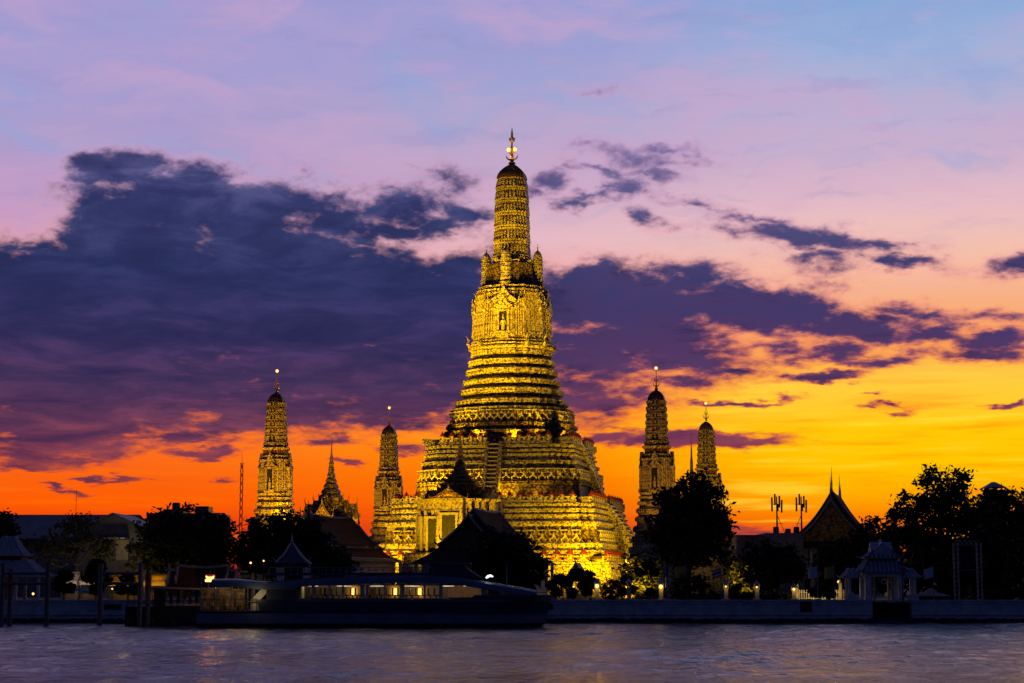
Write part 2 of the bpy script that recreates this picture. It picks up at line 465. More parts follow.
def point(loc, watts, col=(1.0, 0.6, 0.15), rad=0.15):
    l = bpy.data.lights.new('lamp_light', 'POINT')
    l.energy = watts; l.color = col; l.shadow_soft_size = rad
    o = bpy.data.objects.new('lamp_light', l)
    COL.objects.link(o)
    o.location = loc
    return o

# ------------------------------------------------------------------ ground, water
GZ = 2.35                 # temple ground above the river
BANK = 225.0              # the far bank's wall

def grid_sheet(x0, x1, y0, y1, z, name, mat_, kind='structure'):
    o = MB().add([(x0, y0, z), (x1, y0, z), (x1, y1, z), (x0, y1, z)], [(0, 1, 2, 3)]).build(name, mat_)
    tag(o, kind=kind)
    return o

wm = bpy.data.materials.new('river_water')
wm.use_nodes = True
wt = wm.node_tree
wb = wt.nodes['Principled BSDF']
wb.inputs['Base Color'].default_value = (0.060, 0.055, 0.125, 1)
wb.inputs['Roughness'].default_value = 0.14
wb.inputs['IOR'].default_value = 1.33
wtc = wt.nodes.new('ShaderNodeTexCoord')
wmp = wt.nodes.new('ShaderNodeMapping')
wmp.inputs['Scale'].default_value = (0.9, 0.4, 1)
wt.links.new(wtc.outputs['Object'], wmp.inputs[0])
wn = wt.nodes.new('ShaderNodeTexNoise')
wn.inputs['Scale'].default_value = 1.0; wn.inputs['Detail'].default_value = 5; wn.inputs['Roughness'].default_value = 0.62
wt.links.new(wmp.outputs[0], wn.inputs['Vector'])
wmp2 = wt.nodes.new('ShaderNodeMapping')
wmp2.inputs['Scale'].default_value = (0.05, 0.035, 1)
wt.links.new(wtc.outputs['Object'], wmp2.inputs[0])
wn2 = wt.nodes.new('ShaderNodeTexNoise')
wn2.inputs['Scale'].default_value = 1.0; wn2.inputs['Detail'].default_value = 4
wt.links.new(wmp2.outputs[0], wn2.inputs['Vector'])
wad = wt.nodes.new('ShaderNodeMath'); wad.operation = 'MULTIPLY_ADD'
wad.inputs[1].default_value = 2.0
wt.links.new(wn2.outputs['Fac'], wad.inputs[0]); wt.links.new(wn.outputs['Fac'], wad.inputs[2])
wbp = wt.nodes.new('ShaderNodeBump')
wbp.inputs['Strength'].default_value = 1.0
wbp.inputs['Distance'].default_value = 0.5
wt.links.new(wad.outputs[0], wbp.inputs['Height'])
wt.links.new(wbp.outputs[0], wb.inputs['Normal'])
M['water'] = wm
import numpy as np
def river():
    """the river's surface as a real wave field, fine where the picture looks at it"""
    fine = lambda a, c, s: list(np.arange(a, c, s))
    xs = [-900, -500, -250, -140] + fine(-95, 95, .5) + [140, 250, 500, 900]
    ys = [-60, -20, 20, 60, 85] + fine(98, BANK + .5, .42) + [BANK + .5]
    gx, gy = np.meshgrid(np.array(xs), np.array(ys))
    rs = np.random.RandomState(4)
    h = np.zeros_like(gx)
    for lam, amp, n_ in ((9.0, .030, 5), (5.0, .024, 7), (3.0, .017, 9), (1.9, .011, 10)):
        for _ in range(n_):
            th = rs.normal(math.pi / 2, .75)
            k = 2 * math.pi / (lam * rs.uniform(.75, 1.3))
            h += amp * np.sin(k * (gx * math.cos(th) + gy * math.sin(th)) + rs.uniform(0, 6.28))
    # patches of calmer and rougher water
    pt = .75 + .35 * np.sin(gx * .09 + 1.3 * np.sin(gy * .05)) * np.sin(gy * .11 + 1.1 * np.sin(gx * .06 + 2))
    h *= pt
    h[(gy < 90) | (np.abs(gx) > 100)] = 0
    nx, ny = len(xs), len(ys)
    vs = np.stack([gx, gy, h], -1).reshape(-1, 3)
    idx = np.arange(nx * ny).reshape(ny, nx)
    fs = np.stack([idx[:-1, :-1], idx[:-1, 1:], idx[1:, 1:], idx[1:, :-1]], -1).reshape(-1, 4)
    me = bpy.data.meshes.new('river_water')
    me.from_pydata(vs.tolist(), [], fs.tolist())
    me.polygons.foreach_set('use_smooth', [True] * len(me.polygons))
    me.materials.append(M['water'])
    o = bpy.data.objects.new('river_water', me)
    COL.objects.link(o)
    o['kind'] = 'structure'
river()
M['soil'] = material('paved_ground', (0.10, 0.09, 0.08), 0.9, col2=(0.05, 0.045, 0.04), scale=0.3)
M['asphalt'] = M['soil']
tag(MB().box(0, BANK + 4.2, .5, 1800, 1.0, 3.62).build('bank_face', 'soil'), kind='structure')
grid_sheet(-7000, 7000, BANK + 0.3, 14000, GZ, 'ground', 'soil')

# ------------------------------------------------------------------ the great prang
ROT = math.radians(-13.3)
CY = 325.0
C13, S13 = math.cos(ROT), math.sin(ROT)
PRX = X(512, CY, 480)

def plan(a, r, n, bw=0.0, bd=0.0):
    """redented square: half side a, corner cut r*a in n steps, bay of half width bw*a standing bd*a proud"""
    s_ = a * r / n if n else 0
    fw = a - n * s_
    q = [(-bw * a, -a), (-bw * a, -a - bd * a), (bw * a, -a - bd * a), (bw * a, -a)] if bw else []
    q.append((fw, -a))
    for i in range(n):
        q.append((a - (n - i) * s_, -a + (i + 1) * s_))
        q.append((a - (n - i - 1) * s_, -a + (i + 1) * s_))
    out = []
    p = q
    for k in range(4):
        out += p[:-1] if n == 0 else p
        p = [(-y, x) for x, y in p]
    return out

def redent(mb, prof, r, n, bw=0.0, bd=0.0, cap0=False, cap1=False):
    return mb.loft([[(x, y, z) for x, y in plan(a, r, n, bw, bd)] for z, a in prof], cap0, cap1)

def zf(py, a):                                   # height of a front edge at half side a seen on picture row py
    return Z(py, CY - a / C13)
def Lz(py, a): return zf(py, a) - GZ
def hw_a(hw, py, r):                             # half side from the silhouette's half width at the prang
    m = hw * (CY * CP + (Z(py, CY) - 5) * SP) / F
    return m / (abs(C13) + abs(S13) * (1 - r))

def band(p, z1, a1, z0, a0, rec):
    """bull-nosed moulding between heights z1 > z0, set back by rec above and below"""
    h = z1 - z0
    p += [(z1, a1 - rec), (z1 - .10 * h, a1 - .30 * rec), (z1 - .28 * h, a1), (z1 - .62 * h, a1 + .35 * (a0 - a1)),
          (z1 - .80 * h, a1 - .30 * rec + .5 * (a0 - a1)), (z1 - .88 * h, a0 - rec), (z0 + .02 * h, a0 - rec)]

prang = thing('temple_tower', (PRX, CY, GZ), ROT, 'tall golden floodlit central tower on stepped terraces, far the biggest spire', 'temple tower')

def petals(mb, a, z, r, n, bw, bd, pitch, h, d):
    """row of hanging lotus petals along a moulding's lip"""
    pl = plan(a, r, n, bw, bd)
    for i in range(len(pl)):
        p0, p1 = Vector(pl[i]), Vector(pl[(i + 1) % len(pl)])
        ln = (p1 - p0).length
        if ln < pitch * .5: continue
        tg = (p1 - p0) / ln; nr = Vector((tg.y, -tg.x))
        k = max(1, int(round(ln / pitch)))
        w = ln / k * .36
        for j in range(k):
            q = p0 + tg * ln * (j + .5) / k
            def v(s_, o, zz): return (q.x + tg.x * s_ + nr.x * o, q.y + tg.y * s_ + nr.y * o, zz)
            mb.hexa([v(-w * .35, -.2, z - h), v(w * .35, -.2, z - h), v(w * .3, d * .5, z - h), v(-w * .3, d * .5, z - h)],
                    [v(-w, -.2, z), v(w, -.2, z), v(w, d, z), v(-w, d, z)])
def moulded(name, rows, r, n, bw=0, bd=0, mat_='porcelain', cap1=True, pet=.62):
    """rows: (row_top, row_bottom, hw_top, hw_bottom, recess in metres) in picture rows, from the top down"""
    p = []
    for (y1, y0, h1, h0, rec) in rows:
        a1, a0 = hw_a(h1, y1, r), hw_a(h0, y0, r)
        band(p, Lz(y1, a1), a1, Lz(y0, a0), a0, rec)
    mb = MB()
    p2 = [p[0]]
    for z, a in p[1:]:
        p2.append((min(z, p2[-1][0] - .004), a))
    redent(mb, p2[::-1], r, n, bw, bd, True, cap1)
    if pet:
        for (y1, y0, h1, h0, rec) in rows:
            a1, a0 = hw_a(h1, y1, r), hw_a(h0, y0, r)
            z1, z0 = Lz(y1, a1), Lz(y0, a0)
            h = z1 - z0
            petals(mb, a1 + .1 * (a0 - a1), z1 - .26 * h, r, n, bw, bd, pet, h * .30, .13)
            petals(mb, a1 + .35 * (a0 - a1) - .1, z1 - .58 * h, r, n, bw, bd, pet * .8, h * .26, .12)
    return mb.build(name, mat_, prang), p2

def walls(name, y1, y0, h1, h0, r, n, bw=0, bd=0, mat_='porcelain', cap1=True):
    a1, a0 = hw_a(h1, y1, r), hw_a(h0, y0, r)
    z1, z0 = Lz(y1, a1), Lz(y0, a0)
    return redent(MB(), [(z0, a0), (z1, a1)], r, n, bw, bd, True, cap1).build(name, mat_, prang), a1, z1, a0, z0

# base platform, lower terrace, upper terrace
RB, NB = .12, 2
a_base = hw_a(137, 560, RB)
z_base = Lz(562, a_base)
p_ = [(0, a_base + .5), (.8, a_base + .5), (.9, a_base + .15), (z_base - 1.0, a_base), (z_base - .9, a_base + .25), (z_base - .45, a_base + .35), (z_base - .4, a_base + .1), (z_base, a_base + .1)]
bpl = redent(MB(), p_, RB, NB, cap0=True, cap1=True)
moulded('lower_terrace', [(502, 507, 116, 117, .45), (507, 513.5, 117, 119, .5), (513.5, 517, 119, 120.5, .5), (520, 526.5, 122, 124.5, .55)], RB, NB)
walls('lower_terrace_core', 507, 529.5, 112, 121.5, RB, NB)
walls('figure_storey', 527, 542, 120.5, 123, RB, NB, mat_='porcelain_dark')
moulded('lower_plinth', [(541.5, 548.5, 127.5, 130, .5), (549, 555, 131, 133, .7)], RB, NB)
walls('plinth_core', 541, 563, 124, 130, RB, NB)

R2, N2 = .22, 3
moulded('upper_terrace', [(443, 448, 84.5, 85, .4), (448, 452.6, 85.3, 86, .45), (452.6, 456, 86.5, 87.5, .45), (459, 464.5, 89, 91, .5)], R2, N2)
walls('upper_terrace_core', 446, 467, 81, 88.5, R2, N2)
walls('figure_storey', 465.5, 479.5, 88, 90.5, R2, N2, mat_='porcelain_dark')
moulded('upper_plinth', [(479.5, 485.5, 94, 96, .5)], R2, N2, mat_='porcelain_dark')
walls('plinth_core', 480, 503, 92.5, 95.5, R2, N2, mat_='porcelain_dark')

# curved tiers of the tower's foot
R3, N3, BW, BD = .34, 3, .34, .11
moulded('tower_foot', [(346.5, 355, 40, 41, .9), (356, 364.5, 42.2, 43.2, 1.0), (365, 374.5, 44.4, 45.6, 1.1), (376, 384, 47.5, 49, 1.2), (385, 394, 50, 52, 1.3), (396, 404, 54.5, 57, 1.4), (405, 409.5, 59.5, 61, .9)], R3, N3, BW, BD)
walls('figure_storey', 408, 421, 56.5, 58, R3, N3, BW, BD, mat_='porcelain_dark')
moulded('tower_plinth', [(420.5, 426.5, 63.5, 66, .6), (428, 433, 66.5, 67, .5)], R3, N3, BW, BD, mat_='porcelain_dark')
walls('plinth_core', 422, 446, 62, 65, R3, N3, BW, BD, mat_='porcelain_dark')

# body with niches
moulded('body_base', [(338.5, 341, 39.5, 40, .35), (341.2, 344, 41, 41.5, .4), (344, 347.6, 42, 42.5, .4)], R3, N3, BW, BD, 'porcelain_fine')
body_o, ab1, zb1, ab0, zb0 = walls('tower_body', 288, 347, 34.0, 38.6, R3, N3, BW, BD * .9, 'porcelain_fine')
moulded('cornice', [(283.5, 287.5, 32.5, 33, .5), (287.5, 291, 34.2, 34.6, .5), (291, 294, 34.8, 35, .4)], R3, N3, BW, BD)
def bzat(py): return Lz(py, 6.4)
def ba(z): return ab1 + (ab0 - ab1) * (zb1 - z) / (zb1 - zb0)
for k in range(4):
    ang = k * math.pi / 2
    def rot_mb(mb):
        c_, s_ = math.cos(ang), math.sin(ang)
        mb.v = [(x * c_ - y * s_, x * s_ + y * c_, z) for x, y, z in mb.v]
        return mb
    yb = -ba(bzat(325)) * (1 + BD * .9)
    nz0, nz1 = bzat(330), bzat(312)
    m = MB()
    for sx in (-1, 1):
        m.box(sx * .92, yb - .28, (nz0 + nz1) / 2 + .1, .42, .6, nz1 - nz0 + .6)
        m.box(sx * 1.45, yb - .12, (nz0 + nz1) / 2 + .5, .35, .35, nz1 - nz0 + 2.6)
    m.box(0, yb - .3, nz1 + .35, 2.5, .7, .3)
    m.box(0, yb - .3, nz0 - .3, 2.6, .9, .3); m.box(0, yb - .2, nz0 - 1.3, 1.9, .6, 1.6); m.box(0, yb - .35, nz0 - 2.2, 2.5, .9, .35)
    nf = rot_mb(m).build('niche_frame', 'porcelain_fine', prang)
    rot_mb(MB().box(0, yb - .06, (nz0 + nz1) / 2, 1.45, .2, nz1 - nz0)).build('niche_shade', 'dark_void', nf)  # flat black panel stands in for the niche's shaded depth
    m = MB()
    zz = nz0
    m.tube([(0, yb - .3, zz), (0, yb - .3, zz + .5), (0, yb - .3, zz + 1.1), (0, yb - .3, zz + 1.7), (0, yb - .3, zz + 1.95), (0, yb - .3, zz + 2.3), (0, yb - .3, zz + 2.9)], [.42, .34, .26, .38, .16, .2, .03], 8)
    for sx in (-1, 1):
        m.tube([(sx * .32, yb - .3, zz + 1.65), (sx * .52, yb - .35, zz + 1.2), (sx * .3, yb - .5, zz + .9)], [.1, .09, .07], 5)
    rot_mb(m).build('niche_statue', 'stucco', nf)
    m = MB()
    for (w_, zb_, h_, d_) in ((1.9, bzat(308.5), 2.3, .6), (2.5, bzat(302), 2.6, .35)):
        yq = -ba(zb_) * (1 + BD * .9) - .2
        pts = [(-w_, 0), (-w_ * .86, h_ * .25), (-w_ * .45, h_ * .5), (-w_ * .25, h_ * .78), (0, h_ * 1.12), (w_ * .25, h_ * .78), (w_ * .45, h_ * .5), (w_ * .86, h_ * .25), (w_, 0)]
        m.loft([[(x, yq + .3, zb_ + z) for x, z in pts], [(x, yq - d_, zb_ + z) for x, z in pts]])
        for sx in (-1, 1):
            m.tube([(sx * w_, yq - d_ * .6, zb_), (sx * (w_ + .3), yq - d_ * .6, zb_ + .35), (sx * (w_ + .28), yq - d_ * .6, zb_ + .9), (sx * (w_ + .5), yq - d_ * .6, zb_ + 1.4)], [.2, .18, .12, .02], 5)
    rot_mb(m).build('pediment', 'porcelain', prang)
    # corner pilasters stand as panels of flowered tiles
    for sx in (-1, 1):
        m = MB()
        for u in (.385, .46, .535, .61):
            for (zq0, zq1) in ((bzat(336), bzat(298)),):
                a_m0, a_m1 = ba(zq0), ba(zq1)
                w_ = .024 * a_m0
                m.hexa([(sx * u * a_m0 - w_, -a_m0 - .5, zq0), (sx * u * a_m0 + w_, -a_m0 - .5, zq0), (sx * u * a_m0 + w_, -a_m0 + .1, zq0), (sx * u * a_m0 - w_, -a_m0 + .1, zq0)],
                       [(sx * u * a_m1 - w_, -a_m1 - .5, zq1), (sx * u * a_m1 + w_, -a_m1 - .5, zq1), (sx * u * a_m1 + w_, -a_m1 + .1, zq1), (sx * u * a_m1 - w_, -a_m1 + .1, zq1)])
        rot_mb(m).build('pilaster_panel', 'porcelain_fine', prang)
    for sx in (-1, 1):                            # naga fins on the shoulder and the foot of the body
        for (py, rr_) in ((296, 1.0), (305, 1.03), (340, 1.10)):
            m = MB()
            q = bzat(py); aq = ba(q) * rr_
            m.tube([(sx * aq * .62, -aq * 1.0, q - .9), (sx * aq * .66, -aq * 1.05, q - .2), (sx * aq * .64, -aq * 1.03, q + .4), (sx * aq * .68, -aq * 1.10, q + 1.2)], [.3, .24, .16, .02], 5)
            rot_mb(m).build('naga_fin', 'porcelain_fine', prang)

# neck, turrets and the ribbed spire
R4, N4 = .46, 3
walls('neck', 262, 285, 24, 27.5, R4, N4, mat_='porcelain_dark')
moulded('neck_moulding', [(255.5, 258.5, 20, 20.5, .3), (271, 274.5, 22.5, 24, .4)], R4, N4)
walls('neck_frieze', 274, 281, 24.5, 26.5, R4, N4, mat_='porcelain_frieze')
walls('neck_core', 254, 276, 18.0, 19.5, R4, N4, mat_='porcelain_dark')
m_t = MB()
m_t.lathe([(0, 1.25), (.7, 1.3), (.8, 1.0), (1.6, 1.05), (1.7, .92), (5.4, .86), (5.5, .9), (5.6, .82), (6.0, .74), (6.5, .52), (6.8, .2), (7.0, .08), (8.1, .03)], 12)
for k in range(5):
    m_t.lathe([(1.75 + k * .75, .98), (1.9 + k * .75, .98), (1.95 + k * .75, .88)], 12)
m_t.tube([(-.35, 0, 7.5), (0, 0, 7.3), (.35, 0, 7.5)], [.03, .06, .03], 5)
zt = bzat(284)
rt = 26.3 * (CY * CP + 60 * SP) / F
tur = None
for k in range(4):
    ang = k * math.pi / 2 - math.pi / 2
    if tur is None:
        tur = m_t.build('corner_turret', 'porcelain', prang, (rt * math.cos(ang), rt * math.sin(ang), zt))
    else:
        inst(tur, prang, (rt * math.cos(ang), rt * math.sin(ang), zt))
rows = [(176, 187, 15.2, 17.0), (187, 199, 16.8, 17.8), (199, 212, 17.6, 18.4), (212, 226, 18.2, 18.8), (226, 240, 18.6, 19.2), (240, 256, 19.0, 19.8)]
for (y1, y0, h1, h0) in rows:
    a1, a0 = hw_a(h1, y1, R4), hw_a(h0, y0, R4)
    z1, z0 = Lz(y1, a1), Lz(y0, a0)
    h = z1 - z0
    m = MB()
    redent(m, [(z0, a0 * .86), (z0 + .06 * h, a0 * .98), (z0 + .16 * h, a0 * .98), (z0 + .20 * h, a0 * .88), (z1 - .16 * h, a1 * .88), (z1 - .12 * h, a1 * .97), (z1 - .03 * h, a1 * .97), (z1, a1 * .86)], R4, N4, cap0=True, cap1=True)
    m.build('spire_tier', 'porcelain_fine', prang)
    # upright leaf niches all round the tier, over a dark sheet that paints the shade in the grooves
    fins = MB()
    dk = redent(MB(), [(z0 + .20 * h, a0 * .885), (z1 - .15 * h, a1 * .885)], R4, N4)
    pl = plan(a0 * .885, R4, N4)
    for i in range(len(pl)):
        p0, p1 = Vector(pl[i]), Vector(pl[(i + 1) % len(pl)])
        ln = (p1 - p0).length
        k_ = max(1, int(round(ln / .62)))
        nrm = Vector(((p1 - p0).y, -(p1 - p0).x)).normalized()
        tg = (p1 - p0).normalized()
        for j in range(k_):
            q = p0.lerp(p1, (j + .5) / k_)
            w_ = ln / k_ * .30
            sc = a1 / a0
            zs_ = [z0 + .19 * h, z0 + .30 * h, z0 + .60 * h, z0 + .80 * h, z0 + .88 * h]
            ws_ = [1.15, 1.0, .95, .6, .08]
            ds_ = [.30, .30, .30, .22, .1]
            rings = []
            for zz, ww, dd in zip(zs_, ws_, ds_):
                f_ = 1 + (sc - 1) * (zz - z0) / h
                o_ = Vector((q.x * f_, q.y * f_))
                rings.append([(o_ + tg * s1 * w_ * ww + nrm * s2).to_tuple() + (zz,) for s1, s2 in ((-1, -.1), (1, -.1), (1, dd), (-1, dd))])
            fins.loft(rings)
    do_ = dk.build('groove_shade', 'porcelain_dark', prang)
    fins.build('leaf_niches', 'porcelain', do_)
def dome_prof(y0, hw0, r): pass
a_d = hw_a(15.4, 176, R4)
z_d = Lz(176.5, a_d); z_dt = Lz(163, .5)
m = MB()
pr = []
for k in range(9):
    t_ = k / 8
    pr.append((z_d + (z_dt - z_d) * t_, max(a_d * math.cos(t_ * math.pi / 2) ** .75, .12)))
redent(m, pr, R4, N4, cap0=True, cap1=True)
m.build('dome', 'dome', prang)
zt0 = z_dt
fin = MB()
s = (Lz(127.5, 0) - zt0) / 35.0
fin.lathe([(zt0 - .2, .5), (zt0 + .5 * s, .7), (zt0 + 2 * s, .3), (zt0 + 4 * s, .5), (zt0 + 6 * s, .22), (zt0 + 12 * s, .22), (zt0 + 13 * s, .5), (zt0 + 14 * s, .2), (zt0 + 21 * s, .16), (zt0 + 22 * s, .55), (zt0 + 24 * s, .5), (zt0 + 26 * s, .2), (zt0 + 28 * s, .25), (zt0 + 35 * s, .03)], 8)
for k in range(4):
    ang = k * math.pi / 2
    c_, s_ = math.cos(ang), math.sin(ang)
    for (zz, w_, hh) in ((zt0 + 3 * s, 1.05, 6 * s), (zt0 + 9 * s, .8, 8 * s), (zt0 + 22 * s, .55, 3.5 * s)):
        fin.tube([(0, 0, zz), (c_ * w_ * .7, s_ * w_ * .7, zz + hh * .25), (c_ * w_, s_ * w_, zz + hh * .6), (c_ * w_ * .95, s_ * w_ * .95, zz + hh)], [.16, .14, .1, .02], 5)
fo = fin.build('finial', 'gilt', prang)
for sx, sy in ((-.55, -.35), (.62, -.35)):
    MB().ball((sx, sy, zt0 + 13.2 * s), .36, 8).build('finial_lamp', 'glow', fo)

# carrying figures round the storeys
def figure_mb(h=1.0):
    m = MB()
    for sx in (-1, 1):
        m.tube([(sx * .26 * h, 0, 0), (sx * .34 * h, -.06 * h, .22 * h), (sx * .10 * h, 0, .42 * h)], [.07 * h, .09 * h, .10 * h], 6)
        m.tube([(sx * .12 * h, 0, .66 * h), (sx * .30 * h, -.04 * h, .70 * h), (sx * .36 * h, 0, 1.0 * h)], [.08 * h, .07 * h, .06 * h], 6)
    m.tube([(0, 0, .38 * h), (0, 0, .5 * h), (0, 0, .66 * h), (0, 0, .72 * h)], [.13 * h, .12 * h, .16 * h, .06 * h], 7)
    m.tube([(0, 0, .70 * h), (0, -.02 * h, .78 * h), (0, 0, .86 * h), (0, 0, 1.0 * h)], [.06 * h, .10 * h, .09 * h, .03 * h], 7)
    m.box(0, .02, 1.03 * h, .9 * h, .35 * h, .08 * h)
    return m
def place_round(a, r, n, z, pitch, inset, sides=(0, 1, 3), bw=0.0, bd=0.0, least=.6):
    """stations along the outer edges of a redented plan, with the way each faces"""
    pl = plan(a, r, n, bw, bd)
    for i in range(len(pl)):
        p0, p1 = Vector(pl[i]), Vector(pl[(i + 1) % len(pl)])
        ln = (p1 - p0).length
        if ln < pitch * least: continue
        tg = (p1 - p0) / ln
        nr = Vector((tg.y, -tg.x))
        k = 0 if nr.y < -.5 else 1 if nr.x > .5 else 2 if nr.y > .5 else 3
        if k not in sides: continue
        cnt = max(1, int(round(ln / pitch)))
        for j in range(cnt):
            q = p0 + tg * ln * (j + .5) / cnt + nr * inset
            yield (q.x, q.y, z), k * math.pi / 2
def fig_row(y1, y0, hw, r, n, pitch, sides, bw=0.0, bd=0.0, name='carrying_figure', mat_='porcelain'):
    a = hw_a(hw, (y1 + y0) / 2, r)
    z0 = Lz(y0, a); h = Lz(y1, a) - z0
    src = None
    for loc, ang in place_round(a, r, n, z0, pitch, .25, sides, bw, bd):
        if src is None:
            src = figure_mb(h * .93).build(name, mat_, prang, loc, ang)
        else:
            inst(src, prang, loc, ang)
fig_row(530, 542, 123.5, RB, NB, 1.95, (0, 1))
fig_row(468.5, 479.7, 91.2, R2, N2, 1.6, (0, 1))
fig_row(409.5, 420.5, 59.0, R3, N3, 1.25, (0, 1), BW, BD)
fig_row(259.5, 271, 20.8, R4, N4, .9, (0, 1))

for loc, ang in place_round(a_base, RB, NB, 0, 1.35, .1, (0, 1)):
    bpl.box(loc[0], loc[1], z_base * .5, .36, .4, z_base - 1.2, ang)
    q_ = (loc[0] + .68 * math.cos(ang), loc[1] + .68 * math.sin(ang))
    for zz in (z_base * .30, z_base * .62):
        bpl.box(q_[0], q_[1], zz, .62, .34, .34, ang)
bpl.build('base_platform', 'porcelain', prang)

# balustrades with red-capped posts
def post_parts(h, w):
    a = MB().box(0, 0, h * .5, w, w, h)
    a.box(0, 0, h * .08, w * 1.2, w * 1.2, h * .16)
    c = MB()
    c.box(0, 0, h + .08, w * 1.45, w * 1.45, .16)
    c.lathe([(h + .16, w * .75), (h + .42, w * .52), (h + .46, w * .58), (h + .62, w * .34), (h + .68, w * .16), (h + 1.0, .02)], 4)
    return a, c
def balustrade(hw, py0, r, n, pitch, h, w, gap=None, sides=(0, 1, 3), panel=None):
    a = hw_a(hw, py0, r)
    z0 = Lz(py0, a)
    src = None
    for loc, ang in place_round(a, r, n, z0, pitch, -.35, sides):
        lx = loc[0] * math.cos(ang) + loc[1] * math.sin(ang)
        if gap and abs(lx) < gap and abs((ang / (math.pi / 2)) % 1) < .01:
            continue
        if src is None:
            pa, pc = post_parts(h, w)
            src = pa.build('balustrade_post', 'porcelain', prang, loc, ang)
            pc.build('post_cap', 'red_tile', src)
        else:
            inst(src, prang, loc, ang)
    m = MB()
    mp_ = MB()
    for k in range(4):
        ang = k * math.pi / 2
        c_, s_ = math.cos(ang), math.sin(ang)
        half = a * (1 - r) - .2
        segs = [(-half, -gap), (gap, half)] if gap else [(-half, half)]
        for u0, u1 in segs:
            for (zz, hh, d_) in ((h * .16, h * .32, .5), (h * .78, h * .16, .44)):
                x, y = (u0 + u1) / 2, -a + .35
                m.box(x * c_ - y * s_, x * s_ + y * c_, z0 + zz, abs(u1 - u0), d_, hh, ang)
            cnt = max(1, int((u1 - u0) / pitch))
            for i in range(cnt * 2):
                x = u0 + (i + .5) * (u1 - u0) / (cnt * 2)
                (mp_ if panel else m).box(x * c_ - y * s_, x * s_ + y * c_, z0 + h * .52, .5, .36, h * .42, ang)
        x = y = a - a * r / 2 - .2
        x = -x
        x, y = -y, x
        m.box(x * c_ - y * s_, x * s_ + y * c_, z0 + h * .4, a * r * 1.35, .45, h * .78, ang + math.pi / 4)
    br_ = m.build('balustrade_rail', 'porcelain', prang)
    if panel: mp_.build('tile_panels', panel, br_)
balustrade(135.5, 562, RB, NB, 2.15, 1.15, .80, None, (0, 1), 'red_tile')
balustrade(115.5, 502.5, RB, NB, 1.82, 1.15, .62, 1.6, (0, 1, 3))
balustrade(84.5, 443.5, R2, N2, 1.62, 1.35, .58, 1.3, (0, 1))

# stairways on the four sides of both terraces
def stairway(hw1, py1, hw0, py0, r, w, push):
    a1 = hw_a(hw1, py1, r); a0 = hw_a(hw0, py0, r) + push
    z1 = Lz(py1, a1); z0 = Lz(py0, a0 - push)
    n_ = 14
    for k in range(4):
        ang = k * math.pi / 2
        c_, s_ = math.cos(ang), math.sin(ang)
        def R_(v): return (v[0] * c_ - v[1] * s_, v[0] * s_ + v[1] * c_, v[2])
        m = MB()
        for sx in (-1, 1):
            x0, x1 = sx * w, sx * (w + .55)
            m.add([R_(v) for v in ((x0, -a0 - .2, z0), (x0, -a0 - .2, z0 + 1.0), (x0, -a1 - .2, z1 + .5), (x0, -a1 + 1.2, z1 + .5), (x0, -a1 + 1.2, z0),
                                   (x1, -a0 - .2, z0), (x1, -a0 - .2, z0 + 1.0), (x1, -a1 - .2, z1 + .5), (x1, -a1 + 1.2, z1 + .5), (x1, -a1 + 1.2, z0))],
                  [(0, 1, 2, 3, 4), (9, 8, 7, 6, 5), (0, 5, 6, 1), (1, 6, 7, 2), (2, 7, 8, 3), (3, 8, 9, 4)])
        so_ = m.build('stairway', 'porcelain', prang)
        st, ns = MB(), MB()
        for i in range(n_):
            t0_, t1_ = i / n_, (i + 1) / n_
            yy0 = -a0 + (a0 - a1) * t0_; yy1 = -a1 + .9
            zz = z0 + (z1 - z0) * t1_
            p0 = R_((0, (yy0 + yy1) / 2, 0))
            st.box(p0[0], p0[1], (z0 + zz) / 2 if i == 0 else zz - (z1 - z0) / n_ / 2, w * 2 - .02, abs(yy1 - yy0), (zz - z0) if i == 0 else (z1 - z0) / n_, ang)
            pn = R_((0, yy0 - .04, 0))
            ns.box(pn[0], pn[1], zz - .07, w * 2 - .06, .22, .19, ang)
        st.build('stair_steps', 'porcelain_dark', so_)  # darker risers paint the shade under each tread
        ns.build('tread_highlight', 'stucco', so_)  # paler strips paint the lit edges of the treads
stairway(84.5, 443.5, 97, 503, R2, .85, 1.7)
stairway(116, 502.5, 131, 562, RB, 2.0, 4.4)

# floodlights
def PW(x, y, z):                                  # tower's own axes to world
    return (PRX + x * C13 - y * S13, CY + x * S13 + y * C13, z)
GOLD = (1.0, 0.555, 0.0)
LGT = .80
T1L, GRL, FTL, BDL, SPL = 1.2, 1.75, 1.1, 1.2, 1.2
for x, y, tz, sz in ((-22, -36, 16, 85), (-14, -36, 16, 85), (-4.5, -30, 12, 100), (4.5, -30, 12, 100), (13, -36, 11, 62), (21, -36, 11, 62)):   # along the foot of the base platform
    spot(PW(x, y, GZ + .5), PW(x, -a_base + 5, GZ + tz), (19000 if y < -31 else 13000) * LGT * GRL, sz, .8, GOLD, .4)
for y in (-14, -2):
    spot(PW(36, y, GZ + .5), PW(a_base - 4, y, GZ + 13), 9000 * LGT * GRL, 85, .8, GOLD, .4)
spot(PW(27, -40, GZ + .5), PW(20, -8, GZ + 11), 34000 * LGT * GRL, 50, .8, GOLD, .4)
zt1 = zf(502, 17)
for x, p in ((-14, 5200), (-9.5, 5200), (-4.5, 3300), (3, 2000), (8, 700), (13, 200)):   # on the lower terrace
    spot(PW(x, -16.2, zt1 + .3), PW(x * .8, -12.4, zt1 + 7), p * LGT * T1L, 110, .8, GOLD, .2)
zt2 = zf(443, 12)
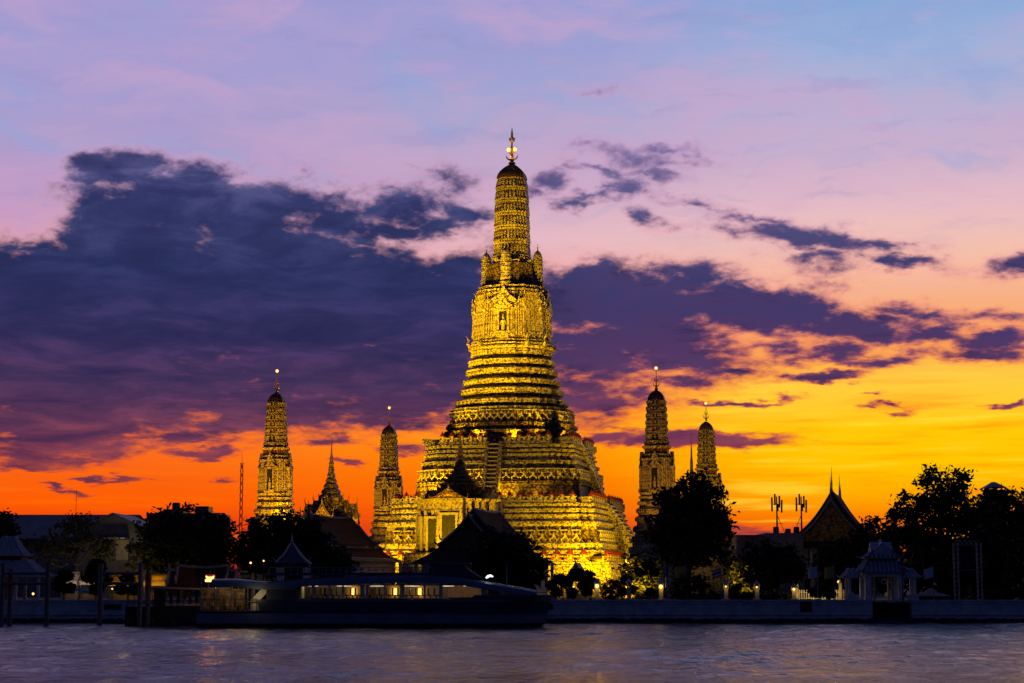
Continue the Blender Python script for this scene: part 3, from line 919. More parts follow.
for x, p in ((-9, 5200), (-3.5, 5200), (3, 5200), (8, 5200)):                    # on the upper terrace, up the tower's foot
    spot(PW(x, -11.7, zt2 + .4), PW(x * .5, -7.8, zt2 + 12), p * LGT * FTL, 80, .9, GOLD, .2)
for y in (-6, 3):
    spot(PW(11.7, y, zt2 + .4), PW(7.5, y * .5, zt2 + 12), 3600 * LGT, 80, .9, GOLD, .2)
for x, p in ((-37, 150000), (-30, 130000), (-23, 100000), (15, 70000), (24, 80000)):   # from the court, up to the body and the spire
    spot(PW(x, -46, GZ + 3), PW(0, -4, 50), p * LGT * BDL, 23, .9, GOLD, .4)
spot(PW(-14, -44, GZ + 4), PW(0, 0, 72), 170000 * LGT * SPL, 20, .9, GOLD, .5)
spot(PW(14, -44, GZ + 4), PW(0, 0, 70), 150000 * LGT * SPL, 20, .9, GOLD, .5)

# ------------------------------------------------------------------ the four lesser prangs
def small_prang():
    root = thing('corner_tower', (0, 0, GZ), ROT)
    r, n = .40, 3
    k_ = 1 / (abs(C13) + abs(S13) * (1 - r))
    def bands(name, rows, mat_='porcelain', **kw):
        p = []
        for z1, z0, h1, h0, rec in rows:
            band(p, z1, h1 * k_, z0, h0 * k_, rec)
        p2 = [p[0]]
        for z, a in p[1:]: p2.append((min(z, p2[-1][0] - .003), a))
        mb = redent(MB(), p2[::-1], r, n, .32, .09, True, True)
        for z1, z0, h1, h0, rec in rows:
            petals(mb, h1 * k_, z1 - .28 * (z1 - z0), r, n, .32, .09, .5, (z1 - z0) * .3, .1)
        mb.build(name, mat_, root)
    bands('tower_base', [(16.9, 16.2, 2.7, 2.75, .2), (16.2, 15.6, 2.85, 2.9, .25), (15.4, 14.6, 3.05, 3.15, .35), (14.3, 13.3, 3.25, 3.45, .4), (13.0, 11.9, 3.4, 3.65, .45), (11.5, 10.2, 3.75, 4.0, .5),
                         (9.8, 8.6, 4.1, 4.4, .5), (8.2, 6.9, 4.5, 4.8, .5), (6.5, 5.2, 4.9, 5.2, .5), (4.8, 0, 5.3, 5.6, .3)])
    redent(MB(), [(16.7, 2.5 * k_), (22.0, 2.25 * k_)], r, n, .34, .12, True, True).build('tower_body', 'porcelain_fine', root)
    bands('cornice', [(23.0, 22.4, 2.15, 2.3, .25), (22.4, 21.6, 2.42, 2.5, .3)])
    redent(MB(), [(22.7, 1.95 * k_), (23.8, 2.0 * k_)], r, n, cap0=True, cap1=True).build('neck_frieze', 'porcelain_frieze', root)
    bands('neck', [(25.1, 24.4, 1.95, 2.1, .2), (24.3, 23.6, 2.2, 2.2, .25)])
    zz = [25.1, 26.25, 27.4, 28.5, 29.6, 30.7, 31.7]
    hh = [1.84, 1.81, 1.77, 1.71, 1.64, 1.56, 1.44]
    for i in range(6):
        z0, z1, h0, h1 = zz[i], zz[i + 1], hh[i] * k_, hh[i + 1] * k_
        m = MB()
        redent(m, [(z0, h0 * .88), (z0 + .08, h0), (z0 + .2, h0), (z0 + .26, h0 * .90), (z1 - .16, h1 * .92), (z1 - .12, h1 * 1.0), (z1 - .03, h1), (z1, h1 * .9)], r, n, cap0=True, cap1=True)
        fn = MB()
        pl = plan(h0 * .92, r, n)
        for q in range(len(pl)):
            p0, p1 = Vector(pl[q]), Vector(pl[(q + 1) % len(pl)])
            ln = (p1 - p0).length; tg = (p1 - p0) / ln; nr = Vector((tg.y, -tg.x))
            c_ = max(1, int(round(ln / .55)))
            for j in range(c_):
                o_ = p0 + tg * ln * (j + .5) / c_ + nr * .05
                fn.box(o_.x, o_.y, (z0 + z1) / 2, .26, .34, (z1 - z0) * .52, math.atan2(tg.y, tg.x))
        m.build('spire_tier', 'porcelain_fine', root)
        fo2 = redent(MB(), [(z0 + .25, h0 * .915), (z1 - .15, h1 * .93)], r, n).build('groove_shade', 'porcelain_dark', root)  # dark sheet behind the fins paints the grooves' shade
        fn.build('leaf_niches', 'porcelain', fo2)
    pr = []
    for i in range(8):
        t_ = i / 7
        pr.append((31.7 + 1.55 * t_, max(1.40 * k_ * math.cos(t_ * math.pi / 2) ** .7, .08)))
    redent(MB(), pr, r, n, cap0=True, cap1=True).build('dome', 'dome', root)
    f = MB().lathe([(33.1, .2), (33.4, .3), (33.7, .12), (35.2, .07), (36.6, .05)], 6)
    for k in range(4):
        c_, s_ = math.cos(k * math.pi / 2), math.sin(k * math.pi / 2)
        f.tube([(0, 0, 33.7), (c_ * .42, s_ * .42, 34.0), (c_ * .48, s_ * .48, 34.6)], [.09, .08, .01], 4)
        f.tube([(0, 0, 34.5), (c_ * .28, s_ * .28, 34.75), (c_ * .3, s_ * .3, 35.3)], [.07, .06, .01], 4)
    fo_ = f.build('finial', 'gilt', root)
    MB().ball((0, 0, 36.75), .26, 8).build('finial_lamp', 'glow', fo_)
    for k in range(4):
        ang = k * math.pi / 2
        def rt_(mb):
            mb.v = [(x * math.cos(ang) - y * math.sin(ang), x * math.sin(ang) + y * math.cos(ang), z) for x, y, z in mb.v]
            return mb
        yb = -2.40 * k_ * 1.12
        m = MB()
        for sx in (-1, 1): m.box(sx * .62, yb - .1, 18.9, .3, .4, 3.6)
        m.box(0, yb - .1, 20.75, 1.8, .5, .3); m.box(0, yb - .15, 17.0, 1.7, .6, .5)
        nf = rt_(m).build('niche_frame', 'porcelain_fine', root)
        rt_(MB().box(0, yb + .0, 18.9, .94, .12, 3.3)).build('niche_shade', 'dark_void', nf)  # black panel paints the small niche's shade
        rt_(MB().tube([(0, yb - .15, 17.3), (0, yb - .15, 17.9), (0, yb - .15, 18.4), (0, yb - .15, 18.6), (0, yb - .15, 18.85), (0, yb - .15, 19.3)], [.25, .18, .24, .1, .13, .02], 7)).build('niche_statue', 'stucco', nf)
        m = MB()
        for w_, zb_, h_ in ((1.25, 20.9, 1.0), (.85, 21.8, 1.3)):
            pts = [(-w_, 0), (-w_ * .6, h_ * .3), (-w_ * .3, h_ * .7), (0, h_ * 1.15), (w_ * .3, h_ * .7), (w_ * .6, h_ * .3), (w_, 0)]
            m.loft([[(x, yb + .35, zb_ + z) for x, z in pts], [(x, yb - .25, zb_ + z) for x, z in pts]])
        rt_(m).build('pediment', 'porcelain', root)
    return root
sp_spots = [(274, 301, 'floodlit corner tower at the far left, standing before the violet cloud'), (388, 362, 'corner tower partly hidden behind the left side of the big terraces'),
            (658, 288, 'dim gilded corner tower rising behind the big dark tree'), (708, 348, 'smallest corner tower in the yellow glow, partly behind the dark tree')]
proto = small_prang()
for i, (px, Y, lab) in enumerate(sp_spots):
    o = proto if i == 0 else copy_tree(proto)
    o.location = (X(px, Y, 560), Y, GZ)
    o.scale = (1, 1, (1.0, .99, .972, .978)[i])
    tag(o, lab, 'temple tower', 'corner towers around the great tower')
    e_ = (1.25, .95, .40, .42)[i]
    for dx_, dy_ in ((-9, -19), (7, -20)):
        spot((o.location.x + dx_, Y + dy_, GZ + 1), (o.location.x, Y - 2, GZ + 24), 26000 * e_, 48, 1.0, (1.0, .44, .0), .3)

# ------------------------------------------------------------------ Thai halls
M['roof_dark'] = material('roof_tiles', (0.10, 0.052, 0.032), 0.85, col2=(0.06, 0.036, 0.026), scale=2.5, bump=0.06, bscale=5, spec=.04)
M['roof_trim'] = material('pale_trim', (0.34, 0.34, 0.36), 0.6, col2=(0.24, 0.24, 0.26), scale=2)
M['gable'] = material('carved_gable', (0.16, 0.09, 0.03), 0.5, col2=(0.05, 0.03, 0.02), scale=3, bump=0.15, bscale=4, voro=True)
M['gable_gold'] = material('gilt_gable', (0.55, 0.33, 0.08), 0.4, 0.3, col2=(0.12, 0.06, 0.02), scale=2.4, bump=0.18, bscale=3, voro=True)
M['plaster'] = material('white_plaster', (0.62, 0.60, 0.56), 0.8, col2=(0.44, 0.42, 0.38), scale=0.8, bump=0.02, bscale=6)
M['chofa'] = material('finial_gold', (0.30, 0.18, 0.05), 0.4, 0.4)
M['timber'] = material('dark_timber', (0.06, 0.04, 0.03), 0.7, col2=(0.035, 0.025, 0.02), scale=3)

def slope(mb, x0, z0, x1, z1, y0, y1, sag, th=.18, side=1, rs=0.0):
    """one side of a concave Thai roof, from ridge (x0,z0) to eave (x1,z1)"""
    nx, ny = 6, 6
    top, bot = [], []
    for j in range(ny + 1):
        v = j / ny
        for i in range(nx + 1):
            u = i / nx
            x = x0 + (x1 - x0) * u
            z = z0 + (z1 - z0) * u - sag * math.sin(math.pi * u) - rs * math.sin(math.pi * v) * (1 - .5 * u)
            top.append((side * x, y0 + (y1 - y0) * v, z))
            bot.append((side * x, y0 + (y1 - y0) * v, z - th))
    fs = []
    w = nx + 1; N_ = len(top)
    for j in range(ny):
        for i in range(nx):
            a = j * w + i
            fs.append((a, a + 1, a + w + 1, a + w)); fs.append((N_ + a, N_ + a + w, N_ + a + w + 1, N_ + a + 1))
    for i in range(nx):
        fs.append((i, N_ + i, N_ + i + 1, i + 1)); b = ny * w + i
        fs.append((b, b + 1, N_ + b + 1, N_ + b))
    for j in range(ny):
        a = j * w; fs.append((a, a + w, N_ + a + w, N_ + a)); b = j * w + nx
        fs.append((b, N_ + b, N_ + b + w, b + w))
    mb.add(top + bot, fs)

def hall(name, loc, rz, Lg, W1, W2, Hr, He1, He2, label, cat, roof='roof_dark', gable='gable', wall='plaster', open_=False, step=1.0, chofa=2.2, body=True, door=True):
    root = thing(name, loc, rz, label, cat)
    hl = Lg / 2
    sag = (Hr - He1) * .10
    if body:
        m = MB()
        if open_:
            for sx in (-1, 1):
                for k in range(4):
                    MB().box(sx * (W2 - .6), -hl + .6 + k * (Lg - 1.2) / 3, He2 * .5, .34, .34, He2 + .5).build('column', wall, root)
            MB().box(0, 0, .12, W2 * 2, Lg, .24).build('floor_slab', 'plaster', root)
        else:
            m.box(0, 0, He2 * .5 + .2, (W2 - .7) * 2, Lg - 1.6, He2 + .4)
            m.box(0, 0, (He1 + He2) * .5, (W1 - .3) * 2, Lg - 1.8, He1 - He2 + .2)
            wl = m.build('wall', wall, root)
            if door:
                for k in (-1, 0, 1):
                    fr = MB().box(k * W2 * .45, -hl + .76, 1.6, 1.5, .14, 3.2).box(k * W2 * .45, -hl + .74, 3.4, 1.0, .12, .5).build('door', 'gable', root)
                for k in range(5):
                    for sx in (-1, 1):
                        MB().box(sx * (W2 - .68), -hl + 2.5 + k * (Lg - 5) / 4, He2 * .5, .12, .9, 1.8).build('window', 'shutter', root)
    for (l_, dz, nm) in ((hl * .74, 0.0, 'roof'), (hl, -step, 'lower_roof')):
        m = MB()
        for sx in (-1, 1):
            slope(m, 0.02, Hr + dz, W1, He1 + dz * .6, -l_, l_, sag, .18, sx, .25)
        rf = m.build(nm, roof, root)
        m2 = MB()
        m2.tube([(0, -l_ + i * 2 * l_ / 8, Hr + dz + .08 - .25 * math.sin(math.pi * i / 8)) for i in range(9)], .16, 6)
        m2.build('ridge', 'roof_trim', rf)
        for sy in (-1, 1):
            pth = []
            for sx in (-1, 1):
                b = []
                for i in range(7):
                    u = i / 6
                    b.append((sx * W1 * u * 1.02, sy * (l_ + .05), Hr + dz + (He1 + dz * .6 - Hr - dz) * u - sag * math.sin(math.pi * u) + .06))
                MB().tube(b + [(sx * (W1 * 1.02 + .35), sy * (l_ + .05), He1 + dz * .6 + .45), (sx * (W1 * 1.02 + .42), sy * (l_ + .05), He1 + dz * .6 + 1.0)], [.16] * 7 + [.12, .02], 5).build('bargeboard', 'roof_trim', rf)
            g = []
            for i in range(-6, 7):
                u = abs(i) / 6
                g.append((i / 6 * W1 * .96, Hr + dz - .15 + (He1 + dz * .6 - Hr - dz) * u - sag * math.sin(math.pi * u)))
            pg = g + [(W1 * .96, He1 + dz * .6 - .5), (-W1 * .96, He1 + dz * .6 - .5)]
            MB().loft([[(x, sy * (l_ - .45), z) for x, z in pg], [(x, sy * (l_ - .25), z) for x, z in pg]]).build('gable', gable, root)
            MB().tube([(0, sy * l_, Hr + dz), (0, sy * (l_ + .25), Hr + dz + chofa * .3), (0, sy * (l_ + .10), Hr + dz + chofa * .55), (0, sy * (l_ + .28), Hr + dz + chofa)], [.2, .16, .09, .015], 6).build('roof_finial', 'chofa', rf)
    m = MB()
    for sx in (-1, 1):
        slope(m, W1 - .5, He1 - .45, W2, He2, -hl, hl, (He1 - He2) * .08, .16, sx, .1)
    sk = m.build('skirt_roof', roof, root)
    for sx in (-1, 1):
        MB().tube([(sx * W2, -hl, He2), (sx * W2, 0, He2 - .1), (sx * W2, hl, He2)], .12, 5).build('eave_trim', 'roof_trim', sk)
    # porch roof across both ends
    for sy in (-1, 1):
        m = MB()
        zt_ = He1 - step * .6 - .5
        b4 = [(-W1, sy * (hl - .5), zt_), (W1, sy * (hl - .5), zt_), (W2, sy * (hl + 1.6), He2), (-W2, sy * (hl + 1.6), He2)]
        m.hexa([(x, y, z - .16) for x, y, z in b4], b4)
        m.build('porch_roof', roof, root)
        for sx in (-1, -.4, .4, 1):
            MB().box(sx * (W2 - .5), sy * (hl + 1.1), He2 * .5, .4, .4, He2).build('column', wall, root)
    return root

def front_at(px, py, Y, hl):
    """base centre of a hall whose front apex shows at px"""
    a = at(px, py, Y)
    return Vector((a.x - S13 * hl, Y + C13 * hl, GZ))

# hall left of the tower, hall in front of the tower, ordination hall on the right
Yv = 262
hall('ordination_hall', front_at(309, 515, Yv, 9.5), ROT, 26, 3.9, 6.9, Z(514, Yv) - GZ, Z(543, Yv) - GZ, Z(560, Yv) - GZ,
     'dark temple hall with long sloping roof below the slender spired shrine', 'temple hall', chofa=2.0)
Ym = 250
hall('chapel', front_at(473, 510, Ym, 7.5), ROT, 20, 4.2, 7.4, Z(508.5, Ym) - GZ, Z(541, Ym) - GZ, Z(563, Ym) - GZ,
     'black silhouetted chapel with steep gable right in front of the golden terraces', 'temple hall', chofa=1.6)
Yu = 320
ub = hall('ordination_hall', front_at(832, 492, Yu, 11), ROT, 30, 5.6, 9.0, Z(491, Yu) - GZ, Z(533, Yu) - GZ, Z(548, Yu) - GZ,
     'tall gabled temple hall with needle finials near the roof antennas', 'temple hall', gable='gable_gold', chofa=4.2, step=1.6)
spot((X(826, 300), 296, GZ + 1), (X(826, 318), 318, GZ + 13), 250, 70, .8, (1, .6, .2), .3)

# ------------------------------------------------------------------ spired shrines (mondops)
def spired(name, loc, rz, w, zt, zw, zr, ztip, label, gab='gable_gold', plinth=0.0, wallm='porcelain_fine'):
    """square shrine with a gable on each side and a tiered needle spire; heights above its base"""
    root = thing(name, loc, rz, label, 'shrine')
    if plinth:
        p = []
        band(p, plinth, w * 1.22, plinth * .8, w * 1.26, .2); band(p, plinth * .78, w * 1.3, plinth * .5, w * 1.34, .3); band(p, plinth * .45, w * 1.38, .01, w * 1.42, .2)
        redent(MB(), p[::-1], .3, 2, .5, .25, True, True).build('plinth', 'porcelain', root)
    redent(MB(), [(plinth, w * .95), (zw - .5, w * .92), (zw - .45, w * 1.0), (zw - .2, w * 1.06), (zw, w * 1.06)], .34, 2, .42, .28, True, True).build('wall', wallm, root)
    for k in range(4):
        ang = k * math.pi / 2
        def rt_(mb):
            mb.v = [(x * math.cos(ang) - y * math.sin(ang), x * math.sin(ang) + y * math.cos(ang), z) for x, y, z in mb.v]
            return mb
        yb = -w * .95 * 1.28
        arm = .74 if (plinth and k in (1, 3)) else 1.0
        for (xx, yo, ww, hh, m_) in ((0, yb, w * .2, (zw - plinth) * .66, 1), (w * .56, -w * .95, w * .13, (zw - plinth) * .6, 0), (-w * .56, -w * .95, w * .13, (zw - plinth) * .6, 0)):
            m = MB()
            for sx in (-1, 1): m.box(xx + sx * (ww + .16), yo - .1, plinth + hh / 2 + .2, .32, .42, hh + .4)
            m.box(xx, yo - .1, plinth + hh + .45, ww * 2 + .9, .5, .35)
            df = rt_(m).build('door_frame', 'stucco', root)
            rt_(MB().box(xx, yo - .02, plinth + hh / 2 + .1, ww * 2, .16, hh)).build('door', 'shutter', df)
        for (sc, dz, yo) in ((1.0, 0, (yb - .35) * arm), (.80, (zr - zw) * .36, yb * .72 * arm), (.6, (zr - zw) * .7, yb * .48 * arm)):
            gw, gh = w * .50 * sc, (zr - zw) * .70 * sc
            pts = [(-gw, 0), (-gw * .62, gh * .30), (-gw * .3, gh * .66), (0, gh * 1.12), (gw * .3, gh * .66), (gw * .62, gh * .30), (gw, 0)]
            m = MB().loft([[(x, yo * .1, zw + dz + z) for x, z in pts], [(x, yo - .1, zw + dz + z) for x, z in pts]])
            rt_(m).build('gable_roof', 'porcelain_dark' if not plinth else 'gable_gold', root)
            pi_ = [(x * .8, .12 + z * .8) for x, z in pts]
            g_ = rt_(MB().loft([[(x, yo - .05, zw + dz + z) for x, z in pi_], [(x, yo - .2, zw + dz + z) for x, z in pi_]])).build('gable', gab, root)
            m = MB()
            for sx in (-1, 1):
                m.tube([(sx * x, yo - .14, zw + dz + z + .05) for x, z in ((0, gh * 1.12), (gw * .3, gh * .66), (gw * .62, gh * .30), (gw, 0), (gw * 1.15, gh * .14), (gw * 1.18, gh * .45))], [.1, .12, .12, .12, .1, .01], 5)
            m.tube([(0, yo - .14, zw + dz + gh * 1.1), (0, yo - .3, zw + dz + gh * 1.35), (0, yo - .2, zw + dz + gh * 1.7)], [.12, .09, .01], 5)
            rt_(m).build('bargeboard', 'chofa', g_)
    # tiers
    h = zt - zr
    p = []
    n_ = 6
    for i in range(n_):
        z1 = zt - h * (i / n_); z0 = zt - h * ((i + 1) / n_)
        a1 = w * (.13 + .50 * (i / n_) ** 1.7); a0 = w * (.13 + .50 * ((i + 1) / n_) ** 1.7)
        p += [(z1, a1 * .86), (z1 - (z1 - z0) * .15, a1), (z0 + (z1 - z0) * .3, a0 * .92), (z0 + (z1 - z0) * .22, a0 * .78)]
    p.append((zw - .2, w * .5))
    redent(MB(), p[::-1], .34, 2, cap0=True, cap1=True).build('tiered_roof', 'porcelain_dark' if not plinth else 'gable_gold', root)
    m = MB().lathe([(zt - .1, w * .13), (zt + (ztip - zt) * .08, w * .12), (zt + (ztip - zt) * .1, w * .15), (zt + (ztip - zt) * .2, w * .09), (zt + (ztip - zt) * .24, w * .10), (zt + (ztip - zt) * .45, w * .045), (zt + (ztip - zt) * .7, w * .025), (ztip, .02)], 8)
    m.build('spire', 'chofa', root)
    return root
Ys = 312
spired('spired_shrine', (X(331, Ys, 500), Ys, GZ), ROT, 3.3, Z(467, Ys) - GZ, Z(518, Ys) - GZ, Z(500, Ys) - GZ, Z(437, Ys) - GZ, 'slender spired shrine of many gables behind the left hall roof')
spot((X(322, 290), 286, GZ + 1), (X(331, Ys), Ys - 2, GZ + 15), 30000, 60, .8, (1, .6, .12), .3)
Yq = 289
spired('porch_shrine', (X(460, Yq, 520), Yq, GZ), ROT, 5.3, Z(462, Yq) - GZ, Z(500, Yq) - GZ, Z(487, Yq) - GZ, Z(428, Yq) - GZ, 'cream porch shrine with tall green doors before the golden terraces', plinth=Z(553, Yq) - GZ)
for px, Y_, p_ in ((404, 262, 26000), (420, 272, 12000)):
    spot((X(px, Y_), Y_, GZ + 1.5), (X(458, 288), 287, GZ + 15), p_, 52, .8, (1, .54, .0), .3)
# far bell-shaped stupa, only its needle shows
sr = thing('stupa', (X(692, 350, 500), 350, GZ), 0, 'thin stupa needle between the two right-hand corner towers', 'stupa')
MB().lathe([(0, 4), (4, 3.8), (9, 2.6), (12, 2.2), (14, 1.4), (14.3, .9), (15, .9)], 16).build('bell', 'plaster', sr)
m = MB()
zs0, zs1 = 15.0, Z(433, 350) - GZ
m.lathe([(zs0 + (zs1 - zs0) * i / 14, max(.9 * (1 - i / 14) ** 1.25 * (1.15 if i % 2 else .9), .04)) for i in range(15)], 10)
m.build('needle', 'chofa', sr)

# ------------------------------------------------------------------ trees and shrubs
M['leaf'] = material('leaf', (0.045, 0.052, 0.020), 0.6, col2=(0.022, 0.030, 0.014), scale=.6, spec=.15)
M['leaf_olive'] = material('leaf_olive', (0.085, 0.085, 0.025), 0.6, col2=(0.04, 0.045, 0.015), scale=.6, spec=.15)
M['leaf_red'] = material('leaf_russet', (0.10, 0.05, 0.02), 0.6, col2=(0.04, 0.04, 0.015), scale=.5, spec=.15)  # red tint puts the floodlights' glow on the big tree into the leaf colour
M['bark'] = material('bark', (0.06, 0.045, 0.035), 0.9, col2=(0.03, 0.025, 0.02), scale=3, bump=.05)

def leaves(mb, rng, blobs, count, size, clump=1.1, shell=.55):
    """many small leaf faces gathered in clumps through the crown; blobs are (centre, rx, ry, rz)"""
    tot = sum(b[1] * b[2] * b[3] for b in blobs) or 1
    for (c, rx, ry, rz_) in blobs:
        n = max(8, int(count * rx * ry * rz_ / tot))
        nc = max(4, int(n / 26))
        cs = []
        for _ in range(nc):
            while True:
                p = Vector((rng.uniform(-1, 1), rng.uniform(-1, 1), rng.uniform(-1, 1)))
                if .05 < p.length <= 1: break
            p = p.normalized() * (p.length ** shell) * rng.uniform(.78, 1.24)
            cs.append((Vector((c[0] + p.x * rx, c[1] + p.y * ry, c[2] + p.z * rz_)), rng.uniform(.6, 1.3)))
        for _ in range(n):
            q, k = cs[rng.randrange(nc)]
            o = q + Vector((rng.gauss(0, 1), rng.gauss(0, 1), rng.gauss(0, .75))) * clump * .42 * k
            d = Vector((rng.uniform(-1, 1), rng.uniform(-1, 1), rng.uniform(-.9, .3))).normalized()
            e = d.cross(Vector((rng.uniform(-1, 1), rng.uniform(-1, 1), rng.uniform(-1, 1)))).normalized()
            s_ = size * rng.uniform(.6, 1.35)
            mb.add([o - d * s_, o + e * s_ * .42 - d * s_ * .1, o + d * s_, o - e * s_ * .42 - d * s_ * .1], [(0, 1, 2, 3)])
    return mb

def tree(name, px, Y, blobs_px, label, group=None, count=5000, size=.42, mat_='leaf', clump=1.1, trunk_w=.35, seed=1, cat='tree', shell=.55, lean=0.0):
    rng = random.Random(seed)
    base = Vector((X(px, Y, 596), Y, GZ))
    root = thing(name, base, 0, label, cat, group)
    bl = []
    for (bx, by, rx, rz_) in blobs_px:
        p = at(bx, by, Y) - base
        sc = Y / F
        dpt = max(rx, rz_) * sc * .9
        bl.append(((p.x, rng.uniform(-.4, .4) * dpt, p.z), rx * sc, dpt, rz_ * sc))
    leaves(MB(), rng, bl, count, size, clump, shell).build('crown', mat_, root)
    t_ = MB()
    lo = min(b[0][2] - b[3] for b in bl)
    hz = max(.8, lo + .25 * (max(b[0][2] for b in bl) - lo))
    cx = sum(b[0][0] for b in bl) / len(bl) * .4
    t_.tube([(0, 0, -.1), (lean * .3 + .05, 0, hz * .3), (cx * .4, .1, hz * .65), (cx, 0, hz)], [trunk_w * 1.3, trunk_w, trunk_w * .85, trunk_w * .7], 8)
    for (c, rx, ry, rz_) in bl:
        st = Vector((cx * .7, 0, hz * .82))
        en = Vector(c) + Vector((0, 0, rz_ * .3))
        mid = st.lerp(en, .5) + Vector((rng.uniform(-.3, .3), rng.uniform(-.3, .3), .3))
        t_.tube([st, mid, en], [trunk_w * .55, trunk_w * .33, .05], 6)
        for _ in range(3):
            e2 = en + Vector((rng.uniform(-1, 1) * rx * .8, rng.uniform(-1, 1) * ry * .8, rng.uniform(-.2, .8) * rz_))
            t_.tube([mid, mid.lerp(e2, .5) + Vector((0, 0, .2)), e2], [trunk_w * .25, .08, .03], 5)
    t_.build('trunk', 'bark', root)
    return root
G_ = 'dark trees along the river bank'
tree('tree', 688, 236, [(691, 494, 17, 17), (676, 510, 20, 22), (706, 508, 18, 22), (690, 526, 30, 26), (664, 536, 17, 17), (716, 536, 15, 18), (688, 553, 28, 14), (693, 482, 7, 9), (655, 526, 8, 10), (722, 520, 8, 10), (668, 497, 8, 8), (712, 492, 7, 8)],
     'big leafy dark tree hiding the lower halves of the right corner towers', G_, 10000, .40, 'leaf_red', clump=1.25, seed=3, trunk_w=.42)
tree('rain_tree', 775, 236, [(765, 556, 16, 14), (788, 566, 18, 14), (768, 574, 24, 12), (780, 558, 14, 12), (755, 566, 10, 10)], 'round dark tree in front of the low antenna building', G_, 5000, .36, seed=4)
tree('tree', 940, 252, [(942, 486, 26, 22), (912, 512, 26, 24), (965, 506, 26, 26), (934, 524, 46, 32), (985, 540, 28, 34), (898, 545, 26, 26), (940, 566, 48, 26), (975, 570, 36, 24), (1000, 560, 30, 40), (900, 575, 40, 20), (960, 545, 40, 36), (925, 496, 16, 14), (960, 482, 14, 14), (900, 522, 14, 12)],
     'largest dark tree on the right, standing behind the white river pavilion', G_, 20000, .42, seed=5, trunk_w=.55)
tree('tree', 1010, 268, [(1012, 508, 15, 18), (1003, 535, 20, 28), (1022, 552, 26, 34), (1000, 572, 26, 20), (1030, 520, 14, 22), (992, 512, 14, 22), (1010, 496, 8, 8), (990, 498, 13, 11), (1003, 498, 10, 11)], 'dark tree at the right edge behind the metal truss', G_, 11000, .42, seed=6)
tree('tree', 858, 266, [(872, 534, 18, 13), (848, 548, 20, 14), (868, 556, 26, 20), (846, 572, 28, 18), (825, 565, 14, 14), (885, 545, 14, 16)], 'low dark tree screening the foot of the tall gabled hall', G_, 7000, .40, seed=7)
tree('tree', 182, 252, [(165, 531, 24, 18), (182, 522, 16, 14), (205, 537, 26, 20), (150, 548, 18, 16), (180, 556, 40, 22), (222, 552, 14, 18), (214, 526, 10, 10), (160, 520, 10, 8)], 'dense dark tree behind the left ferry pier pavilion', G_, 10000, .42, seed=8, trunk_w=.45)
tree('tree', 285, 254, [(268, 534, 24, 16), (298, 532, 24, 16), (252, 550, 18, 18), (316, 552, 22, 18), (284, 562, 40, 16), (280, 524, 12, 10), (335, 565, 18, 12)], 'dark tree in front of the far left corner tower', G_, 9000, .42, seed=9, trunk_w=.4)
tree('tree', 4, 246, [(4, 535, 11, 18), (16, 552, 13, 12), (-10, 545, 16, 24), (5, 520, 6, 8)], 'dark tree cut by the left edge above the blue pier roofs', G_, 4000, .40, seed=10)
tree('thin_tree', 76, 248, [(78, 532, 22, 16), (60, 548, 18, 12), (95, 546, 14, 14), (72, 520, 10, 8), (104, 556, 8, 14), (50, 556, 10, 10)], 'thin open tree with bare twigs before the pale warehouse', None, 1500, .34, 'leaf_olive', 1.3, .22, 11)
tree('tree', 512, 238, [(494, 541, 14, 16), (512, 556, 24, 20), (500, 573, 24, 14), (535, 570, 12, 14), (480, 560, 10, 14), (520, 580, 22, 10)], 'dark tree pressed against the steep roofed chapel behind the ferry', G_, 7000, .38, seed=12)
tree('lit_tree', 640, 262, [(632, 566, 12, 14), (648, 572, 12, 14), (640, 584, 18, 12)], 'floodlit yellow-green tree left of the big dark tree', None, 2600, .30, 'leaf_olive', 1.0, .16, 13)
tree('lit_tree', 744, 258, [(738, 572, 10, 12), (752, 580, 10, 12), (742, 586, 16, 10), (730, 560, 8, 12)], 'lamp-lit olive tree between the big dark tree and the round tree', None, 2600, .30, 'leaf_olive', 1.0, .16, 14)
spot((X(640, 262), 258, GZ + .4), (X(640, 262), 262.5, GZ + 5), 4200, 90, .8, (1, .58, .02)); spot((X(744, 258), 254, GZ + .4), (X(742, 258), 258.5, GZ + 5), 3600, 90, .8, (1, .58, .02))
